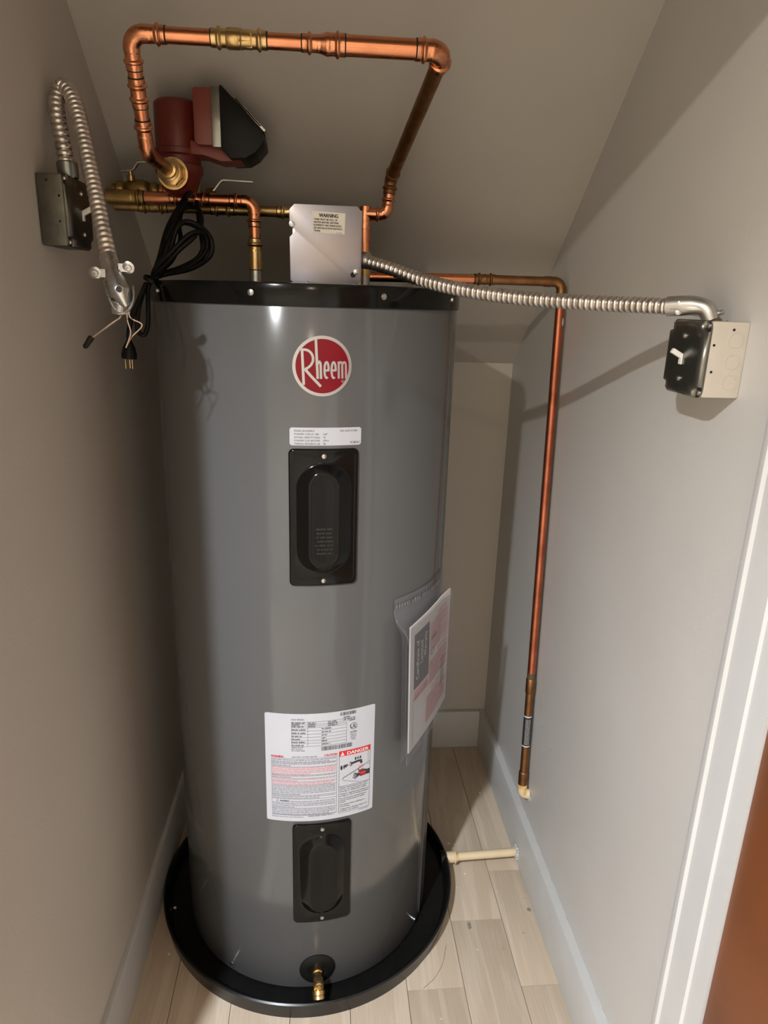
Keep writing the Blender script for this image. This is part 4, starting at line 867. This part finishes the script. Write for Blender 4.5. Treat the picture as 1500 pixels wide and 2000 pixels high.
# crumbs of plaster lying about
cr = [(0.405, 0.118, 0.004), (0.423, 0.115, 0.003), (0.432, 0.006, 0.0035), (0.400, -0.040, 0.002), (0.372, -0.052, 0.0018), (0.546, 0.335, 0.004), (0.417, -0.23, 0.002), (-0.335, -0.20, 0.003), (0.30, -0.395, 0.0022), (0.505, -0.06, 0.002)]
for i, (x, y, r_) in enumerate(cr):
    lab = ['larger white plaster crumb just behind the plastic drain pipe', 'smaller white plaster crumb just behind the plastic drain pipe', 'white plaster crumb just in front of the plastic drain pipe', 'tiny pale crumb on the plank right of the pan, farther back', 'tiny pale crumb on the plank right of the pan, nearer the viewer', 'white crumb by the right baseboard far behind the drain pipe', 'tiny white crumb on the boards right of the pan front', 'white crumb between the pan and the left baseboard', 'tiny white crumb in front of the pan', 'tiny white crumb near the right baseboard in the foreground'][i]
    tag(obj('plaster_crumb', MB().blob((x, y, r_*0.28), r_, 0.3, 8, 5, sc=(1, 0.8, 0.35)), 'dust'), lab, 'crumb')
# dark knots and stains on the boards, and an amber spot
M['knot'] = mat('dark_knot', (0.20, 0.165, 0.13), 0.6, nscale=90, col2=(0.36, 0.30, 0.24)); M['amber'] = mat('amber_spot', (0.52, 0.31, 0.12), 0.5, nscale=90, col2=(0.56, 0.42, 0.28))
for x, y, a_, b_, m_ in ((0.411, -0.161, 0.006, 0.015, 'knot'), (0.579, -0.122, 0.006, 0.008, 'knot'), (0.482, -0.231, 0.004, 0.007, 'amber'), (0.574, -0.085, 0.002, 0.002, 'knot'), (0.545, -0.19, 0.002, 0.003, 'knot')):
    n_ = 12; mb = MB().add([(x+a_*random.uniform(0.6, 1)*cos(2*pi*i/n_), y+b_*random.uniform(0.6, 1)*sin(2*pi*i/n_), 0.0003) for i in range(n_)], [tuple(range(n_))])
    obj('floor_knot', mb, m_, fl, smooth=0)
mb = MB().sweep(catmull([(0.342, -0.213, 0.0002), (0.325, -0.262, 0.0002), (0.300, -0.298, 0.0002), (0.270, -0.322, 0.0002)], 6), 0.0006, 5); obj('scratch', mb, 'knot', fl)
for i, (x, y, r_) in enumerate([(-0.345, -0.075, 0.0045), (-0.325, -0.165, 0.0035)]):
    tag(obj('plaster_crumb', MB().blob((x, y, 0.0102), r_, 0.3, 8, 5, sc=(1, 0.8, 0.6)), 'dust'), ['larger white crumb in the black pan at the left', 'smaller white crumb in the black pan at the left'][i], 'crumb')

# ------------------------------------------------------------------ document pouch and booklet
ph = radians(-33); nP = Vector((cos(ph), sin(ph), 0)); tP = Vector((-sin(ph), cos(ph), 0)); kP = 0.3215
def PL(s_, z, h=0): return nP*(kP+h)+tP*s_+Vector((0, 0, z))
bk_l, bk_r = (-0.110, 0.898, 0.590), (0.082, 0.916, 0.626)
def BK(a, b, h=0):      # a 0..1 left to right, b 0..1 top to bottom
    s0 = bk_l[0]+(bk_r[0]-bk_l[0])*a+0.018*b; zt = bk_l[1]+(bk_r[1]-bk_l[1])*a; zb = bk_l[2]+(bk_r[2]-bk_l[2])*a
    return PL(s0, zt+(zb-zt)*b, h+0.004*sin(pi*a)+0.006*max(0, a-0.8)*(1-b)*4)
def sheet(fn, na, nb, t0, t1, a0=0, a1=1, b0=0, b1=1):
    vs = []; fs = []
    for h in (t0, t1):
        for i in range(na+1):
            for j in range(nb+1): vs.append(fn(a0+(a1-a0)*i/na, b0+(b1-b0)*j/nb, h))
    n = (na+1)*(nb+1); w_ = nb+1
    for i in range(na):
        for j in range(nb):
            q_ = i*w_+j; fs += [(q_, q_+1, q_+w_+1, q_+w_), (n+q_, n+q_+w_, n+q_+w_+1, n+q_+1)]
    ed = [i*w_ for i in range(na+1)]+[na*w_+j for j in range(1, nb+1)]+[i*w_+nb for i in range(na-1, -1, -1)]+[j for j in range(nb-1, 0, -1)]
    for i in range(len(ed)): a, b = ed[i], ed[(i+1) % len(ed)]; fs.append((a, b, n+b, n+a))
    return MB().add(vs, fs)
bk = thing('booklet', 'warranty certificate and red-printed notices inside the clear pouch on the tank', 'booklet', tuple(PL(-0.01, 0.6)))
obj('pages', sheet(BK, 14, 8, -0.003, 0.0), 'paper', bk)
M['paper_grey'] = mat('grey_printed_block', (0.10, 0.095, 0.095), 0.5)
obj('title_block', sheet(BK, 6, 6, 0.0003, 0.0005, 0.085, 0.43, 0.085, 0.515), 'paper_grey', bk)
WB, HB_ = 0.192, 0.30
pk = Print(lambda u, v, h: BK(u/WB, v/HB_, 0.0005+0.0003*h))
def vt(ink, s_, u, v, h, w):   # text reading upwards
    V, F = glyphs(s_); x0 = min(a for a, b in V); x1 = max(a for a, b in V); kx = w/(x1-x0); kk = h/0.69
    pk.mb(ink).add([pk.fn(u+b*kk, v-(a-x0)*kx, 2) for a, b in V], [f[::-1] for f in F])
# text reads upward; glyph tops point left
def vt(ink, s_, u, v, h, w):
    V, F = glyphs(s_); x0 = min(a for a, b in V); x1 = max(a for a, b in V); kx = w/(x1-x0); kk = h/0.69
    pk.mb(ink).add([pk.fn(u-b*kk, v-(a-x0)*kx, 2) for a, b in V], F)
vt('ink_white', 'Certificate of', 0.036, 0.135, 0.0120, 0.092); vt('ink_white', 'Limited', 0.053, 0.105, 0.0120, 0.052); vt('ink_white', 'Warranty', 0.069, 0.098, 0.0120, 0.058)
def gb(ink, u0, u1, v0, v1, n, h):
    st_ = (v1-v0)/n
    for i in range(n):
        v = v0+st_*i; u = u0; e = u0+(u1-u0)*(1.0 if random.random() < 0.8 else 0.6)
        while u < e:
            q_ = min(e, u+random.uniform(1.0, 4.0)*h); pk.poly(ink, [(u, v), (q_, v), (q_, v+h), (u, v+h)]); u = q_+h*0.5
def imp(u, v): 
    V, F = glyphs('IMPORTANT'); x0 = min(a for a, b in V); x1 = max(a for a, b in V); kx = 0.045/(x1-x0); kk = 0.007/0.69
    pk.mb('ink_pink').add([pk.fn(u+(a-x0)*kx, v-b*kk, 1) for a, b in V], F)
imp(0.130, 0.030); gb('ink_pink', 0.090, 0.180, 0.036, 0.110, 14, 0.0019)
imp(0.130, 0.124); gb('ink_pink', 0.088, 0.182, 0.130, 0.190, 12, 0.0019)
imp(0.100, 0.206); gb('ink_pink', 0.075, 0.180, 0.212, 0.280, 13, 0.0019); gb('ink_pink', 0.018, 0.080, 0.162, 0.185, 4, 0.0028)
pk.line('ink_grey', [(0.014, 0.290), (0.014, 0.178), (0.088, 0.172)], 0.0012); gb('ink_grey', 0.150, 0.172, 0.150, 0.250, 16, 0.0022); gb('ink_grey', 0.095, 0.120, 0.070, 0.080, 3, 0.003)
pk.ring('ink_grey', 0.100, 0.108, 0.008, 0.002, n=20); pk.build(bk, {'ink_white': 'title_print', 'ink_pink': 'red_print', 'ink_grey': 'grey_print'})
po = thing('document_pouch', 'clear plastic document pouch taped to the right side of the tank', 'pouch', tuple(PL(-0.05, 0.58, -0.012)))
def FB(front):
    def f(a, b, h):
        th = radians(-56+(38)*a); zt = 0.957+0.008*a
        if b < 0.12: r = R+0.0025+h+(0.0012 if front else 0); return Vector((r*cos(th), r*sin(th), zt-0.30*b))
        t_ = min(1, (b-0.12)/0.10); r = R+0.0025
        c0 = Vector((r*cos(th), r*sin(th), zt-0.036)); s0 = -0.140+0.232*a+0.02*b; bz_ = 0.580+0.030*a
        zz = c0.z+(bz_-c0.z)*(b-0.12)/0.88
        c1_ = PL(s0, zz, (0.0085 if front else -0.0055)+h)
        if not front:
            d = Vector((c1_.x, c1_.y)); 
            if d.length < R+0.002: d = d.normalized()*(R+0.002); c1_ = Vector((d.x, d.y, zz))
        c0.z = zz; return c0.lerp(c1_, t_*t_*(3-2*t_))
    return f
obj('front_film', sheet(FB(True), 16, 20, 0, 0.0003, 0, 1, 0, 1), 'film', po, smooth=60)
obj('back_film', sheet(FB(False), 16, 20, 0, 0.0003, 0, 1, 0, 1), 'film', po, smooth=60)
M['tape'] = mat('grey_adhesive_band', (0.22, 0.22, 0.215), 0.35)
ft = lambda u, v, h: Vector(((R+0.0046+0.0003*h)*cos(radians(-40)+u/R), (R+0.0046+0.0003*h)*sin(radians(-40)+u/R), 0.946+0.10*u*0.2+v))
pt = Print(ft)
pt.greek('tape', -0.085, 0.085, -0.008, 0.010); pt.build(po, {'tape': 'faint_print'})
obj('film_edge', MB().sweep([FB(True)(0, b/20, 0.0005) for b in range(21)], 0.0009, 6), 'film', po)
